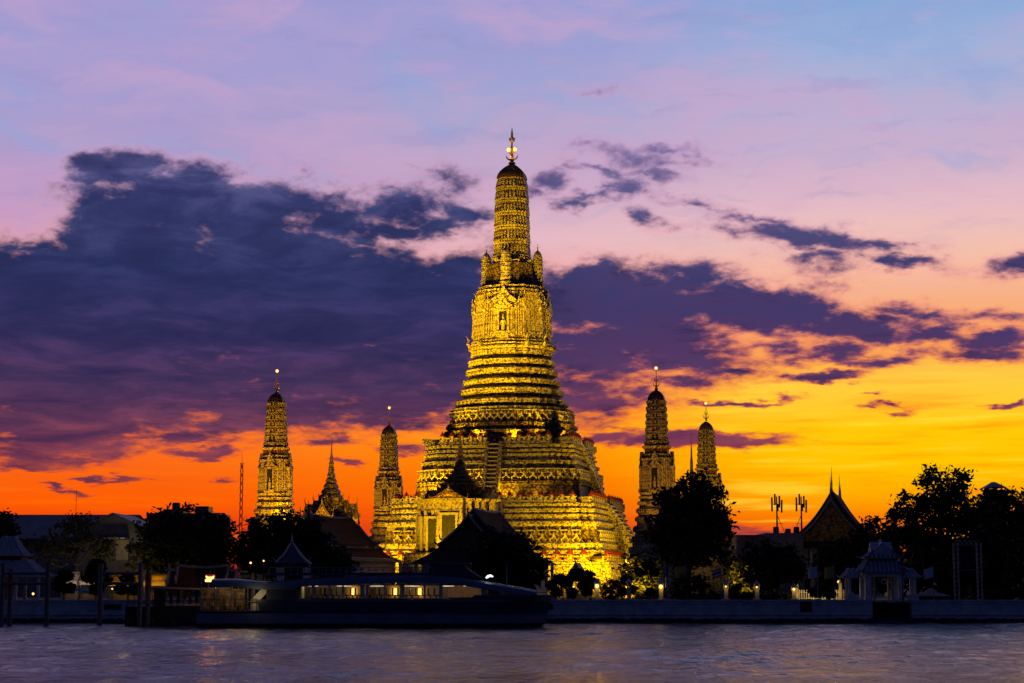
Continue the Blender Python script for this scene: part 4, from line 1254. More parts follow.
# clipped shrubs
def shrub(px, py, rx, rz_, Y, label, n=1800, seed=1, name='clipped_shrub', mat_='leaf'):
    rng = random.Random(seed)
    base = Vector((X(px, Y, 596), Y, GZ))
    root = thing(name, base, 0, label, 'shrub')
    p = at(px, py, Y) - base
    leaves(MB(), rng, [((p.x, 0, p.z), rx * Y / F, rx * Y / F, rz_ * Y / F)], n, .2, .5, .3).build('crown', mat_, root)
    MB().tube([(0, 0, -.1), (0, 0, max(.4, p.z))], [.1, .08], 6).build('trunk', 'bark', root)
    return root
shrub(690, 589, 20, 15, 231, 'big clipped dome shrub under the big dark tree', 3600, 21)
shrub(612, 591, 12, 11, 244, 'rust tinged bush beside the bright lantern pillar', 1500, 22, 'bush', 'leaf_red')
shrub(524, 592, 9, 8, 240, 'small dark bush close to the ferry bow', 900, 23, 'bush')
def topiary(px, Y, balls, label, seed):
    """cloud-pruned tree: balls of leaves on bare twisted limbs"""
    rng = random.Random(seed)
    base = Vector((X(px, Y, 598), Y, GZ))
    root = thing('topiary_tree', base, 0, label, 'topiary tree', 'cloud-pruned trees behind the wall')
    t_ = MB()
    prev = Vector((0, 0, -.1))
    top = Vector((0, 0, 1.0))
    t_.tube([prev, top], [.12, .09], 6)
    for (bx, by, r) in balls:
        p = at(bx, by, Y) - base
        rr = r * Y / F
        c = Vector((p.x, rng.uniform(-.4, .4), p.z))
        t_.tube([top * .8, top.lerp(c, .5) + Vector((0, 0, -.2)), c], [.07, .05, .03], 5)
        leaves(MB(), rng, [((c.x, c.y, c.z), rr, rr, rr * .8)], int(260 + 40 * r * r), .17, .35, .3).build('foliage_pad', 'leaf', root)
    t_.build('trunk', 'bark', root)
tps = [(573, 236, [(566, 582, 6), (577, 575, 7), (584, 586, 6), (572, 593, 5)], 'cloud-pruned tree at the foot of the small pale shrine'),
       (556, 238, [(551, 585, 5), (560, 579, 5), (557, 592, 5)], 'cloud-pruned tree between the ferry bow and the small pale shrine'),
       (590, 240, [(588, 576, 5), (594, 584, 5), (586, 592, 4)], 'cloud-pruned tree touching the bright globe lamp'),
       (628, 238, [(626, 580, 5), (632, 590, 4), (622, 592, 4)], 'cloud-pruned tree just right of the rust tinged bush'),
       (650, 240, [(647, 566, 4), (640, 572, 4), (655, 572, 4), (650, 592, 4)], 'tall cloud-pruned tree left of the dome shrub'),
       (96, 236, [(97, 567, 8), (90, 577, 7), (103, 580, 7), (97, 589, 6)], 'cloud-pruned tree behind the middle mooring post'),
       (64, 238, [(64, 576, 7), (60, 586, 6), (70, 588, 5)], 'cloud-pruned tree before the white awnings at left'),
       (128, 236, [(127, 578, 6), (122, 589, 6), (134, 590, 6)], 'cloud-pruned tree before the yellow lit awning'),
       (731, 236, [(728, 592, 4), (736, 588, 4), (733, 595, 4)], 'little cloud-pruned tree beside the drooping striped flag'),
       (820, 236, [(814, 592, 5), (823, 590, 6), (830, 594, 5)], 'low cloud-pruned tree before the row of lit pickets')]
for i, (px, Y, bl, lab) in enumerate(tps):
    topiary(px, Y, bl, lab, 40 + i)
def hedge(px0, px1, Y, ytop, label, seed):  # added planting to cover the sky-lit strip of ground behind the wall
    rng = random.Random(seed)
    base = Vector((X((px0 + px1) / 2, Y), Y, GZ))
    root = thing('hedge', base, 0, label, 'hedge')
    h = Z(ytop, Y) - GZ
    n = int((px1 - px0) / 5)
    bl = [((X(px0 + (i + .5) * (px1 - px0) / n, Y) - base.x, rng.uniform(-.2, .2), h * .45), .5, .6, h * rng.uniform(.5, .62)) for i in range(n)]
    leaves(MB(), rng, bl, n * 420, .17, .4, .4).build('foliage', 'leaf', root)
    m_ = MB()
    for c_, _, _, _ in bl: m_.tube([(c_[0], c_[1], -.05), (c_[0], c_[1], h * .5)], [.04, .03], 4)
    m_.build('stems', 'bark', root)
hedge(912, 1060, 241, 590, 'added long low dark hedge behind the wall right of the river pavilion', 91)
hedge(700, 792, 243, 593, 'added low dark hedge behind the wall under the round dark tree', 92)
# distant treeline beyond the temple
rng = random.Random(77)
m = MB()
bl = []
for i in range(290):
    x = -600 + i * 4.4 + rng.uniform(-2, 2)
    bl.append(((x, 560 + rng.uniform(-20, 20), GZ + rng.uniform(1, 4)), rng.uniform(4, 7), 5, rng.uniform(3, 6.5)))
leaves(m, rng, bl, 26000, 1.1, 3.0, .5).build('treeline', 'leaf')
tag(bpy.data.objects['treeline'], kind='stuff')

# ------------------------------------------------------------------ river wall
M['wall_paint'] = material('whitewashed_wall', (0.60, 0.62, 0.64), 0.8, col2=(0.42, 0.45, 0.48), scale=.7, bump=.02, bscale=5)
M['slime'] = material('tide_slime', (0.025, 0.025, 0.02), 0.6, col2=(0.015, 0.018, 0.012), scale=2, bump=.15, bscale=2)
M['red_paint'] = material('red_paint', (0.22, 0.035, 0.02), 0.6, col2=(0.14, 0.02, 0.015), scale=2)
wt_z = Z(600, BANK)
wall = thing('river_wall', (0, BANK, 0), 0, 'long low whitewashed embankment wall along the far bank of the river', 'wall')
gates = [(X(873, BANK, 610), X(911, BANK, 610)), ]
wx0, wx1 = X(-120, BANK), X(1150, BANK)
edges = [wx0] + [v for g in gates for v in g] + [wx1]
for i in range(0, len(edges), 2):
    x0, x1 = edges[i], edges[i + 1]
    xm, ln = (x0 + x1) / 2, x1 - x0
    MB().box(xm, .35, wt_z / 2 + .2, ln, .6, wt_z - .4).build('wall_face', 'wall_paint', wall)
    m = MB()
    m.box(xm, .32, wt_z - .08, ln, .8, .2); m.box(xm, .03, wt_z - .42, ln, .1, .1); m.box(xm, .0, 1.02, ln, .22, .14)
    m.build('coping', 'wall_paint', wall)
    n_ = int(ln / 4.5)
    rng = random.Random(5)
    m = MB()
    for j in range(n_ + 1): m.box(x0 + .2 + (ln - .4) * j / n_, .03, wt_z / 2 + .3, .26, .1, wt_z - .9)
    m.build('pilasters', 'wall_paint', wall)
    m = MB()
    k = max(2, int(ln / .5))
    top = [(x0 + ln * j / k, -.12, .50 + rng.uniform(-.09, .12)) for j in range(k + 1)]
    bot = [(x, -.3, -.6) for x, _, _ in top]
    bk = [(x, .25, z) for x, _, z in top]
    m.loft([bot, top, bk], False, False, False)
    m.build('tide_mark', 'slime', wall)
for (pa, pb, qa, qb, mt_, nm) in ((800, 812, 599, 612, 'red_paint', 'wall_door'), (547, 553, 604, 609.5, 'dark_void', 'drain_opening'), (104, 121, 604.5, 609.5, 'dark_void', 'drain_opening')):
    a_, b_ = at(pa, qa, BANK), at(pb, qb, BANK)
    MB().box((a_.x + b_.x) / 2, .03, (a_.z + b_.z) / 2, b_.x - a_.x, .12, a_.z - b_.z).build(nm, mt_, wall)
# landing steps in the gap, with iron railings
st_ = thing('landing_steps', ((gates[0][0] + gates[0][1]) / 2, BANK, 0), 0, 'dark landing steps with iron railings below the white river pavilion', 'steps')
gw = gates[0][1] - gates[0][0]
m = MB()
for k in range(7):
    m.box(0, 1.2 + k * .35 + .6, .25 + k * .16, gw - .02, 1.2, .5 + k * .32)
for s_ in (-1, 1): m.box(s_ * (gw / 2 + .45), 2.2, 1.0, .8, 3.2, 2.5)
m.build('step_flight', 'soil', st_)
M['iron'] = material('dark_iron', (0.03, 0.03, 0.035), 0.5, 0.6)
for s_ in (-1, 1):
    m = MB()
    for x in [i * gw / 18 - gw / 2 for i in range(19)]:
        if x * s_ > gw * .12: m.box(x, -.1, 1.45, .05, .05, 2.3)
    for z in (.6, 1.5, 2.5): m.box(s_ * gw * .31, -.1, z, gw * .38, .07, .07)
    m.build('railing', 'iron', st_)

# ------------------------------------------------------------------ white river pavilion on the wall
M['pav_roof'] = material('pale_roof_tiles', (0.50, 0.52, 0.56), 0.6, col2=(0.34, 0.36, 0.40), scale=3)
M['pav_dark'] = material('slate_roof_tiles', (0.17, 0.19, 0.24), 0.7, col2=(0.11, 0.12, 0.16), scale=3)
M['white_paint'] = material('white_paint', (0.72, 0.72, 0.70), 0.6, col2=(0.56, 0.56, 0.56), scale=1)
def tile_roof(mb, w0, w1, z0, z1, nrib=14, ry=1.0, cx=0.0, cy=0.0, ribs=None):
    ribs = mb if ribs is None else ribs
    """hipped tile roof from half width w0 at z0 to w1 at z1, concave, with tile ribs"""
    rings = []
    for i in range(5):
        u = i / 4
        w = w0 + (w1 - w0) * (u ** .75); z = z0 + (z1 - z0) * u
        rings.append([(cx - w, cy - w * ry, z), (cx + w, cy - w * ry, z), (cx + w, cy + w * ry, z), (cx - w, cy + w * ry, z)])
    mb.loft(rings)
    for side in range(4):
        for j in range(nrib):
            f_ = -1 + 2 * (j + .5) / nrib
            pth = []
            for i in range(5):
                u = i / 4
                w = w0 + (w1 - w0) * (u ** .75); z = z0 + (z1 - z0) * u + .05
                a = f_ * w0
                if abs(a) > w: break
                p = (a, -w * ry) if side == 0 else (w, a * ry) if side == 1 else (a, w * ry) if side == 2 else (-w, a * ry)
                pth.append((cx + p[0], cy + p[1], z))
            if len(pth) > 1: ribs.tube(pth, .10, 4)
    for sx in (-1, 1):
        for sy in (-1, 1):
            pth = []
            for i in range(5):
                u = i / 4
                w = w0 + (w1 - w0) * (u ** .75)
                pth.append((cx + sx * w, cy + sy * w * ry, z0 + (z1 - z0) * u + .1))
            mb.tube([(cx + sx * (w0 + .35), cy + sy * (w0 + .35) * ry, z0 + .35)] + pth, [.05] + [.13] * 5, 5)
    return mb
Yp = 230.0
def pz(py): return Z(py, Yp) - GZ
pv = thing('river_pavilion', (X(885, Yp, 590), Yp + 2.2, GZ), 0, 'white two-tiered tile roofed pavilion above the landing steps', 'pavilion')
k_ = Yp / F
MB().box(0, 0, .15, 46 * k_, 4.2, .3).build('floor_slab', 'plaster', pv)
for sx in (-1, 1):
    for sy in (-1, 1):
        c_ = MB().box(sx * 16.5 * k_, sy * 1.7, pz(577) / 2, .62, .62, pz(577)).box(sx * 16.5 * k_, sy * 1.7, .35, .85, .85, .5).box(sx * 16.5 * k_, sy * 1.7, pz(577) - .1, .8, .8, .2).build('column', 'white_paint', pv)
        MB().box(sx * 9.0 * k_, sy * 1.2, pz(577) / 2, .3, .3, pz(577)).build('column', 'stucco', pv)
MB().box(0, 0, pz(574.5), 36 * k_, 4.0, .55).build('beam', 'white_paint', pv)
rb_ = MB()
rf_ = tile_roof(MB(), 23.5 * k_, 15 * k_, pz(572.5), pz(561), 11, .85, ribs=rb_).build('lower_roof', 'pav_dark', pv)
rb_.build('tile_ribs', 'pav_roof', rf_)
MB().box(0, 0, pz(560), 29 * k_, 2.9, .5).build('attic_wall', 'red_paint', pv)
rb_ = MB()
rf_ = tile_roof(MB(), 18 * k_, 9 * k_, pz(558.5), pz(551), 8, .85, ribs=rb_).build('upper_roof', 'pav_dark', pv)
rb_.build('tile_ribs', 'pav_roof', rf_)
for ang in (0, math.pi / 2, math.pi, -math.pi / 2):
    gw_, gh_ = 9.5 * k_, (551 - 541) * k_
    pts = [(-gw_, -.3), (-gw_ * .75, gh_ * .38), (-gw_ * .38, gh_ * .6), (-gw_ * .2, gh_ * .86), (0, gh_ * 1.02), (gw_ * .2, gh_ * .86), (gw_ * .38, gh_ * .6), (gw_ * .75, gh_ * .38), (gw_, -.3)]
    c_, s_ = math.cos(ang), math.sin(ang)
    mb = MB().loft([[(x, 0.05, pz(552) + z) for x, z in pts], [(x, -1.35, pz(552) + z) for x, z in pts]])
    mb.v = [(x * c_ - y * s_, x * s_ + y * c_, z) for x, y, z in mb.v]
    mb.build('dormer_gable', 'pav_roof', pv)
MB().lathe([(pz(543), .25), (pz(541), .18), (pz(540), .2), (pz(538), .03)], 8).build('finial', 'white_paint', pv)
for sx, wx in ((-1, 30), (1, 29)):
    m = tile_roof(MB(), 8.5 * k_, 2 * k_, pz(578), pz(569), 6, 1.5, sx * wx * k_, .3)
    m.build('side_roof', 'pav_roof', pv)
    for sy in (-1, 1):
        MB().box(sx * (wx + 3) * k_, .3 + sy * 1.1, pz(578) / 2, .34, .34, pz(578)).build('column', 'white_paint', pv)
    MB().box(sx * wx * k_, -1.3, .55, 12 * k_, .14, .9).build('parapet', 'white_paint', pv)

# small pale shrine with a pointed roof, and the white gable on the pier
ss = thing('spirit_shrine', (X(578, 246, 590), 246, GZ), ROT, 'small pale shrine with a dark pointed gable under the terraces', 'shrine')
zr_, ze_ = Z(563, 246) - GZ, Z(580, 246) - GZ
m = MB()
for sx in (-1, 1): slope(m, .02, zr_, 1.75, ze_, -1.5, 1.5, .25, .15, sx)
rf = m.build('roof', 'pav_roof', ss)
MB().loft([[(-1.4, -1.2, ze_), (1.4, -1.2, ze_), (0, -1.2, zr_ - .4)], [(-1.4, -1.3, ze_), (1.4, -1.3, ze_), (0, -1.3, zr_ - .4)]]).build('gable', 'gable_gold', ss)
for sx in (-1, 1):
    MB().tube([(sx * .02, -1.5, zr_), (sx * .8, -1.5, (zr_ + ze_) / 2 - .2), (sx * 1.8, -1.5, ze_ + .05), (sx * 2.1, -1.5, ze_ + .5)], [.1, .1, .09, .01], 5).build('bargeboard', 'roof_trim', rf)
    for sy in (-1, 1): MB().box(sx * 1.2, sy * 1.0, ze_ / 2, .3, .3, ze_).build('column', 'white_paint', ss)
MB().tube([(0, -1.5, zr_), (0, -1.6, zr_ + .5), (0, -1.5, zr_ + .9)], [.12, .08, .01], 5).build('roof_finial', 'white_paint', ss)
MB().box(0, 0, .5, 2.6, 2.4, 1.0).build('plinth', 'stucco', ss)

def gate_gable(px, Y, label):
    r_ = thing('pier_gate', (X(px, Y, 590), Y, GZ), 0, label, 'gateway')
    q = lambda py: Z(py, Y) - GZ
    k = Y / F
    pts = [(-17, 563), (-13, 561), (-9, 556), (-6, 551), (-2, 545), (0, 539), (2, 545), (6, 551), (9, 556), (13, 561), (17, 563)]
    MB().loft([[(x * k, -.3, q(y)) for x, y in pts], [(x * k, -.6, q(y)) for x, y in pts]]).build('gable', 'pav_dark', r_)
    m = MB()
    for sx in (-1, 1):
        m.tube([(sx * 1 * k, -.65, q(543)), (sx * 8 * k, -.65, q(555)), (sx * 16 * k, -.65, q(562.5)), (sx * 19 * k, -.65, q(557))], [.12, .14, .14, .02], 5)
    m.tube([(0, -.65, q(542)), (0, -.65, q(538)), (0, -.65, q(533))], [.14, .1, .01], 6)
    m.build('bargeboard', 'white_paint', r_)
    for sx in (-1, 1):
        slope_m = MB(); slope(slope_m, .02, q(545), 17 * k, q(563), -.3, 3.0, .2, .14, sx); slope_m.build('roof', 'pav_dark', r_)
        MB().box(sx * 13 * k, -.3, q(564) / 2, .5, .5, q(564)).build('column', 'white_paint', r_)
        MB().box(sx * 13 * k, 2.6, q(564) / 2, .5, .5, q(564)).build('column', 'white_paint', r_)
    MB().box(0, -.3, q(565), 34 * k, .5, .5).build('beam', 'red_paint', r_)
gate_gable(292, 229, 'pale blue curved gable of the pier gateway above the ferry')

# left pier roofs at the edge of the picture
lp = thing('pier_pavilion', (X(4, 229, 590), 231, GZ), 0, 'blue ribbed tile pavilion at the left edge of the bank', 'pavilion')
q = lambda py: Z(py, 231) - GZ
tile_roof(MB(), 18 * .1249, 5 * .1249, q(556), q(537), 14, .9).build('upper_roof', 'pav_roof', lp)
MB().box(0, 0, q(558), 30 * .1249, 3.2, .5).build('attic_wall', 'red_paint', lp)
MB().add([], [])
tile_roof(MB(), 40 * .1249, 19 * .1249, q(577), q(560), 26, .6).build('lower_roof', 'pav_roof', lp)
for x in (-34, -12, 12, 34):
    for y in (-2.2, 2.2): MB().box(x * .1249, y, q(577) / 2, .34, .34, q(577)).build('column', 'white_paint', lp)

# ferry pier hall on its pontoon
Yf = 213.0
k_ = Yf / F
fp = thing('floating_pier', (X(190, Yf, 610), Yf, 0), 0, 'black floating ferry pontoon with thin railings left of the ferry', 'pier')
zt_ = Z(606, Yf - 4)
MB().box(0, 0, zt_ / 2 - .1, 112 * k_, 9, zt_ + .2).build('pontoon', 'slime', fp)
m = MB()
for i in range(16):
    m.box(-54 * k_ + i * 6 * k_, -4.3, zt_ + .6, .07, .07, 1.2)
for z in (.6, 1.2): m.box(-9 * k_, -4.3, zt_ + z, 90 * k_, .06, .06)
m.build('railing', 'iron', fp)
for i in range(6): MB().lathe([(-.3, .35), (.3, .42), (.9, .35)], 10, -50 * k_ + i * 20 * k_, -4.7).build('tyre_fender', 'slime', fp)
ph = hall('ferry_pier_hall', (X(203, Yf, 590), Yf, zt_), math.pi / 2, 66 * k_, 13 * k_, 25 * k_, Z(566, Yf) - zt_, Z(583, Yf) - zt_, Z(588, Yf) - zt_,
          'open ferry pier hall with white edged roof and a glowing red sign', 'pier hall', open_=True, wall='timber', step=.5, chofa=.8)
M['neon'] = material('red_white_neon', (1, .3, .1), .4, emit=(1.0, .30, .06), estr=7.0)
M['tube_light'] = material('strip_light', (1, 1, 1), .4, emit=(1.0, .78, .5), estr=.8)
sg = thing('lit_sign', (X(210, Yf - 4.6, 577), Yf - 4.6, Z(579, Yf - 4.6)), 0, 'glowing red and white crescent sign hung on the pier hall', 'lit sign')
s_ = k_
MB().tube([(-4 * s_, 0, 3.0 * s_), (-2.6 * s_, 0, 1.2 * s_), (0, 0, .6 * s_), (2.6 * s_, 0, 1.2 * s_), (4 * s_, 0, 3.0 * s_)], [.05, .16, .2, .16, .05], 6).build('crescent', 'glow', sg)
MB().tube([(-4.5 * s_, .05, -1.6 * s_), (4.5 * s_, .05, -1.6 * s_)], .14, 6).build('underline', 'neon', sg)
MB().box(0, .22, 1.0 * s_, 10 * s_, .1, 6.5 * s_).build('sign_board', 'red_paint', sg)
MB().box(0, .25, 5.5 * s_, .06, .06, 5 * s_).build('hanger', 'iron', sg)
point((X(210, Yf - 6, 577), Yf - 6.2, Z(578, Yf)), 60, (1, .35, .1))

# mooring frames out in the river
M['post_paint'] = material('mooring_steel', (0.13, 0.14, 0.16), 0.6, col2=(0.08, 0.08, 0.09), scale=2)
def mooring(name, pxs, Y, ytop, label, beams=True):
    r_ = thing(name, (X(pxs[0], Y, 600), Y, 0), 0, label, 'mooring posts', 'steel mooring frames in the river')
    x0 = X(pxs[0], Y, 600)
    for p in pxs:
        x = X(p, Y, 600) - x0
        MB().lathe([(-1.5, .28), (Z(ytop, Y), .28), (Z(ytop, Y) + .02, .36), (Z(ytop - 1.5, Y), .36)], 12, x, 0).build('post', 'post_paint', r_)
    if beams:
        a, b_ = X(pxs[0], Y, 600) - x0, X(pxs[-1], Y, 600) - x0
        for py in (573.5, 583.5):
            MB().tube([(a, 0, Z(py, Y)), (b_, 0, Z(py, Y))], .16, 8).build('beam', 'post_paint', r_)
mooring('mooring_posts', (2, 47), 206, 565, 'leftmost steel mooring frame with two cross pipes')
mooring('mooring_posts', (100, 140), 206, 565, 'steel mooring frame joining the two posts beside the black pontoon')
for px, lab in ((10, 'rusty single mooring post inside the leftmost frame'), (148, 'red banded single mooring post at the end of the pontoon')):
    r_ = tag(MB().lathe([(-1.5, .3), (Z(569, 208), .3)], 12).build('mooring_post', 'post_paint', None, (X(px, 208, 600), 208, 0)), lab, 'mooring post')
    MB().lathe([(Z(590, 208), .34), (Z(573, 208), .34)], 12).build('painted_band', 'red_paint', r_)

# ------------------------------------------------------------------ ferry
Yb = 203.0
kb = Yb / F
fx = X(375, Yb, 610)
ferry = thing('passenger_ferry', (fx, Yb, 0), 0, 'long dark passenger ferry with lit cabin windows moored along the bank', 'ferry')
M['hull'] = material('navy_hull', (0.05, 0.06, 0.09), 0.35, col2=(0.035, 0.042, 0.07), scale=.5)
M['hull_light'] = material('pale_hull_band', (0.20, 0.23, 0.29), 0.4, col2=(0.14, 0.17, 0.22), scale=.6)
M['boat_black'] = material('tarred_bottom', (0.012, 0.012, 0.014), 0.6)
M['cabin_wall'] = material('cream_cabin', (0.55, 0.50, 0.42), 0.6)
M['boat_roof'] = material('boat_roof', (0.16, 0.20, 0.28), 0.4, col2=(0.11, 0.14, 0.20), scale=.5)
M['glass'] = material('cabin_glass', (0.02, 0.025, 0.03), 0.08, spec=.6)
M['brown_panel'] = material('brown_panel', (0.30, 0.20, 0.09), 0.6, col2=(0.06, 0.045, 0.03), scale=1.6, lo=.42, hi=.6)  # brown wood; dark blotches put uneven light into the colour
M['mauve_panel'] = material('poster_panel', (0.42, 0.24, 0.28), 0.6, col2=(0.50, 0.34, 0.16), scale=2.5, lo=.45, hi=.55)
def bx(px): return (px - 375) * kb
def bz(py): return Z(py, Yb - 3)
def hull_ring(z, inset, x0, x1, bw=3.1):
    """outline of the hull at height z: square stern on the left, pointed bow on the right"""
    pts = []
    n = 10
    for i in range(n + 1):
        u = i / n
        x = x0 + (x1 - x0) * u
        w = (bw - inset) * (1 - max(0, (u - .72) / .28) ** 2.2) + .12
        pts.append((x, -w, z))
    return pts + [(x, -y, zz) for x, y, zz in pts[::-1]]
def hull_part(name, mt_, rows):
    MB().loft([hull_ring(z, i_, x0, x1) for z, i_, x0, x1 in rows]).build(name, mt_, ferry)
hull_part('keel', 'boat_black', [(-.8, .8, bx(214), bx(525)), (.15, .25, bx(206), bx(540)), (bz(623.5), .1, bx(204), bx(544))])
hull_part('hull_band', 'hull_light', [(bz(623.5), .06, bx(203.5), bx(544.5)), (bz(613.5), .0, bx(203), bx(546))])
hull_part('hull', 'hull', [(bz(613.4), .03, bx(266), bx(546)), (bz(601), -.05, bx(262), bx(549)), (bz(599.5), -.05, bx(262), bx(549))])
hull_part('after_gunwale', 'hull', [(bz(613.4), .03, bx(203), bx(470)), (bz(611.2), -.02, bx(202), bx(470))])
MB().loft([hull_ring(bz(601.5), -.12, bx(300), bx(550)), hull_ring(bz(599.8), -.12, bx(300), bx(550))]).build('rubbing_strake', 'hull_light', ferry)
# bulwark at the bow
MB().loft([hull_ring(bz(599.5), 0.0, bx(470), bx(549)), hull_ring(bz(595), -.05, bx(474), bx(551))]).build('bow_bulwark', 'hull', ferry)
# cabin
cw = 2.5
zl, zh = bz(600), bz(585)
xa, xb = bx(304), bx(482)
m = MB().box((xa + xb) / 2, -cw, (zl + bz(599.0)) / 2 + .02, xb - xa, .12, bz(598.2) - zl)
m.build('cabin_side', 'hull', ferry)
MB().box((xa + xb) / 2, cw, (zl + zh) / 2, xb - xa, .12, zh - zl).build('cabin_back', 'cabin_wall', ferry)
MB().box((xa + xb) / 2, 0, zl + .04, xb - xa, cw * 2 - .2, .06).build('cabin_floor', 'timber', ferry)
MB().box((xa + xb) / 2, 0, zh - .02, xb - xa, cw * 2 - .2, .06).build('cabin_ceiling', 'cabin_wall', ferry)
for x in (bx(304), bx(482)): MB().box(x, 0, (zl + zh) / 2, .14, cw * 2, zh - zl).build('cabin_end', 'cabin_wall', ferry)
for px, w_ in ((316, .35), (332, .2), (345, .2), (364, .45), (369, .3), (386, .2), (403, .45), (425, .25), (441, .4)):
    MB().box(bx(px), -cw + .02, (bz(598) + zh) / 2, w_, .16, zh - bz(598)).build('window_pillar', 'cabin_wall', ferry)
MB().box((bx(447) + bx(480)) / 2, cw - .9, (zl + zh) / 2 + .1, bx(480) - bx(447), .1, zh - zl - .3).build('poster_panel', 'mauve_panel', ferry)
rng = random.Random(9)
seat = None
for i in range(22):
    loc = (bx(310 + i * 6), rng.choice((-1.0, 1.0)), zl + .06)
    if seat is None:
        seat = MB().box(0, 0, .42, .5, 1.3, .1).box(-.22, 0, .8, .1, 1.3, .8).box(0, 0, .2, .08, .9, .4).build('bench_seat', 'timber', ferry, loc)
    else:
        inst(seat, ferry, loc)
for px in (312, 345, 378, 412, 446, 470):
    MB().box(bx(px), -.9, zh - .12, 1.6, .12, .06).build('strip_lamp', 'tube_light', ferry)
    point((fx + bx(px), Yb - .9, zh - .3), 14, (1.0, .75, .42), .2)
for px in (352, 393, 419):
    MB().box(bx(px), 2.2, bz(592), .5, .08, .7).build('lit_panel', 'glow_soft', ferry)
# long curved roof, sloping down to the bow
def roof_sheet(name, mt_, pts, w, th=.18):
    top, = ([(x, z) for x, z in pts],)
    rings = []
    for s_, dz in ((-1, -.55), (-.97, -.1), (-.8, .06), (0, .14), (.8, .06), (.97, -.1), (1, -.55)):
        rings.append([(x, s_ * w, z + dz) for x, z in pts])
    back = [[(x, y, z - th) for x, y, z in r] for r in rings]
    MB().loft(rings, False, False, False).loft(back, False, False, False).build(name, mt_, ferry)
roof_sheet('cabin_roof', 'boat_roof', [(bx(268), bz(583)), (bx(300), bz(580)), (bx(360), bz(577)), (bx(420), bz(575.5)), (bx(455), bz(577.5)), (bx(490), bz(583.5)), (bx(520), bz(588.5)), (bx(534), bz(591.5))], 2.95)
MB().box((bx(268) + bx(440)) / 2, 0, bz(574.0), bx(440) - bx(268), 4.4, .3).build('upper_deck', 'hull', ferry)
m = MB()
for i in range(24): m.box(bx(272 + i * 7), -2.2, bz(571), .06, .06, .8)
m.box((bx(272) + bx(433)) / 2, -2.2, bz(567.3), bx(433) - bx(272), .07, .07)
m.box((bx(272) + bx(433)) / 2, -2.2, bz(570), bx(433) - bx(272), .05, .05)
m.build('upper_railing', 'hull_light', ferry)
wh = MB()
wh.hexa([(bx(428), -1.9, bz(575.5)), (bx(480), -1.9, bz(577.5)), (bx(480), 1.9, bz(577.5)), (bx(428), 1.9, bz(575.5))], [(bx(430), -1.8, bz(564)), (bx(462), -1.8, bz(565)), (bx(462), 1.8, bz(565)), (bx(430), 1.8, bz(564))])
whb = wh.build('wheelhouse', 'hull', ferry)
MB().box((bx(424) + bx(470)) / 2, 0, bz(563.2), bx(470) - bx(424), 4.3, .16).build('wheelhouse_roof', 'boat_roof', whb)
MB().hexa([(bx(434), -1.98, bz(573)), (bx(470), -1.98, bz(574)), (bx(470), -1.8, bz(574)), (bx(434), -1.8, bz(573))], [(bx(436), -1.95, bz(566)), (bx(459), -1.95, bz(566.5)), (bx(459), -1.8, bz(566.5)), (bx(436), -1.8, bz(566))]).build('side_window', 'glass', whb)
# bow deck posts and rail under the roof's end
m = MB()
for px in (488, 497, 506, 515, 524, 532): m.box(bx(px), -2.3 + max(0, (px - 500)) * .03, (bz(599) + bz(588)) / 2, .07, .07, bz(588) - bz(599))
m.tube([(bx(482), -2.3, bz(594)), (bx(505), -2.1, bz(594)), (bx(545), -.6, bz(592.5))], .04, 5)
m.build('bow_railing', 'hull_light', ferry)
MB().tube([(bx(505.5), 0, bz(590)), (bx(505.5), 0, bz(562))], [.09, .05], 6).build('mast', 'boat_roof', ferry)
dl = MB().tube([(bx(485), -1.6, bz(578)), (bx(487), -1.6, bz(576.3)), (bx(489.5), -1.6, bz(575.6)), (bx(492), -1.6, bz(576.6))], [.10, .14, .14, .06], 6).build('deck_lamp', 'glow_white', ferry)
# open after deck
MB().box((bx(203) + bx(300)) / 2, 0, bz(611.4), bx(300) - bx(203), 5.8, .12).build('after_deck', 'timber', ferry)
roof_sheet('after_canopy', 'boat_roof', [(bx(216), bz(580)), (bx(240), bz(580)), (bx(262), bz(582.5)), (bx(300), bz(583))], 2.7)
for px in (206, 220, 236, 252):
    for sy in (-1, 1): MB().box(bx(px), sy * 2.5, (bz(611) + bz(582)) / 2, .1, .1, bz(582) - bz(611)).build('canopy_post', 'hull_light', ferry)
m = MB()
for i in range(14): m.box(bx(204 + i * 4.4), -2.75, (bz(611) + bz(599)) / 2, .05, .05, bz(599) - bz(611))
m.box((bx(203) + bx(262)) / 2, -2.75, bz(599), bx(262) - bx(203), .07, .07)
m.build('after_railing', 'iron', ferry)
MB().hexa([(bx(253), -2.3, bz(602)), (bx(262), -2.3, bz(602)), (bx(262), 2.3, bz(602)), (bx(253), 2.3, bz(602))], [(bx(266), -2.3, bz(588)), (bx(275), -2.3, bz(588)), (bx(275), 2.3, bz(588)), (bx(266), 2.3, bz(588))]).build('slanted_screen', 'cabin_wall', ferry)
MB().box(bx(284), 0, (bz(611) + bz(584)) / 2, bx(300) - bx(272), 4.8, bz(584) - bz(611)).build('engine_housing', 'hull', ferry)
MB().box(bx(222), 1.6, (bz(611) + bz(588)) / 2, bx(256) - bx(212), .1, bz(590) - bz(611)).build('bulkhead', 'brown_panel', ferry)
for px in (226, 247): 
    MB().box(bx(px), 0, bz(583), 1.2, .12, .06).build('strip_lamp', 'tube_light', ferry)
    point((fx + bx(px), Yb - 1.2, bz(586)), 55, (1, .66, .28), .2)
MB().box(bx(262), -2.3, bz(607), 1.6, .3, bz(603) - bz(610)).build('life_raft', 'cabin_wall', ferry)
point((fx + bx(262), Yb - 3.6, bz(596)), 26, (1, .75, .3), .2)
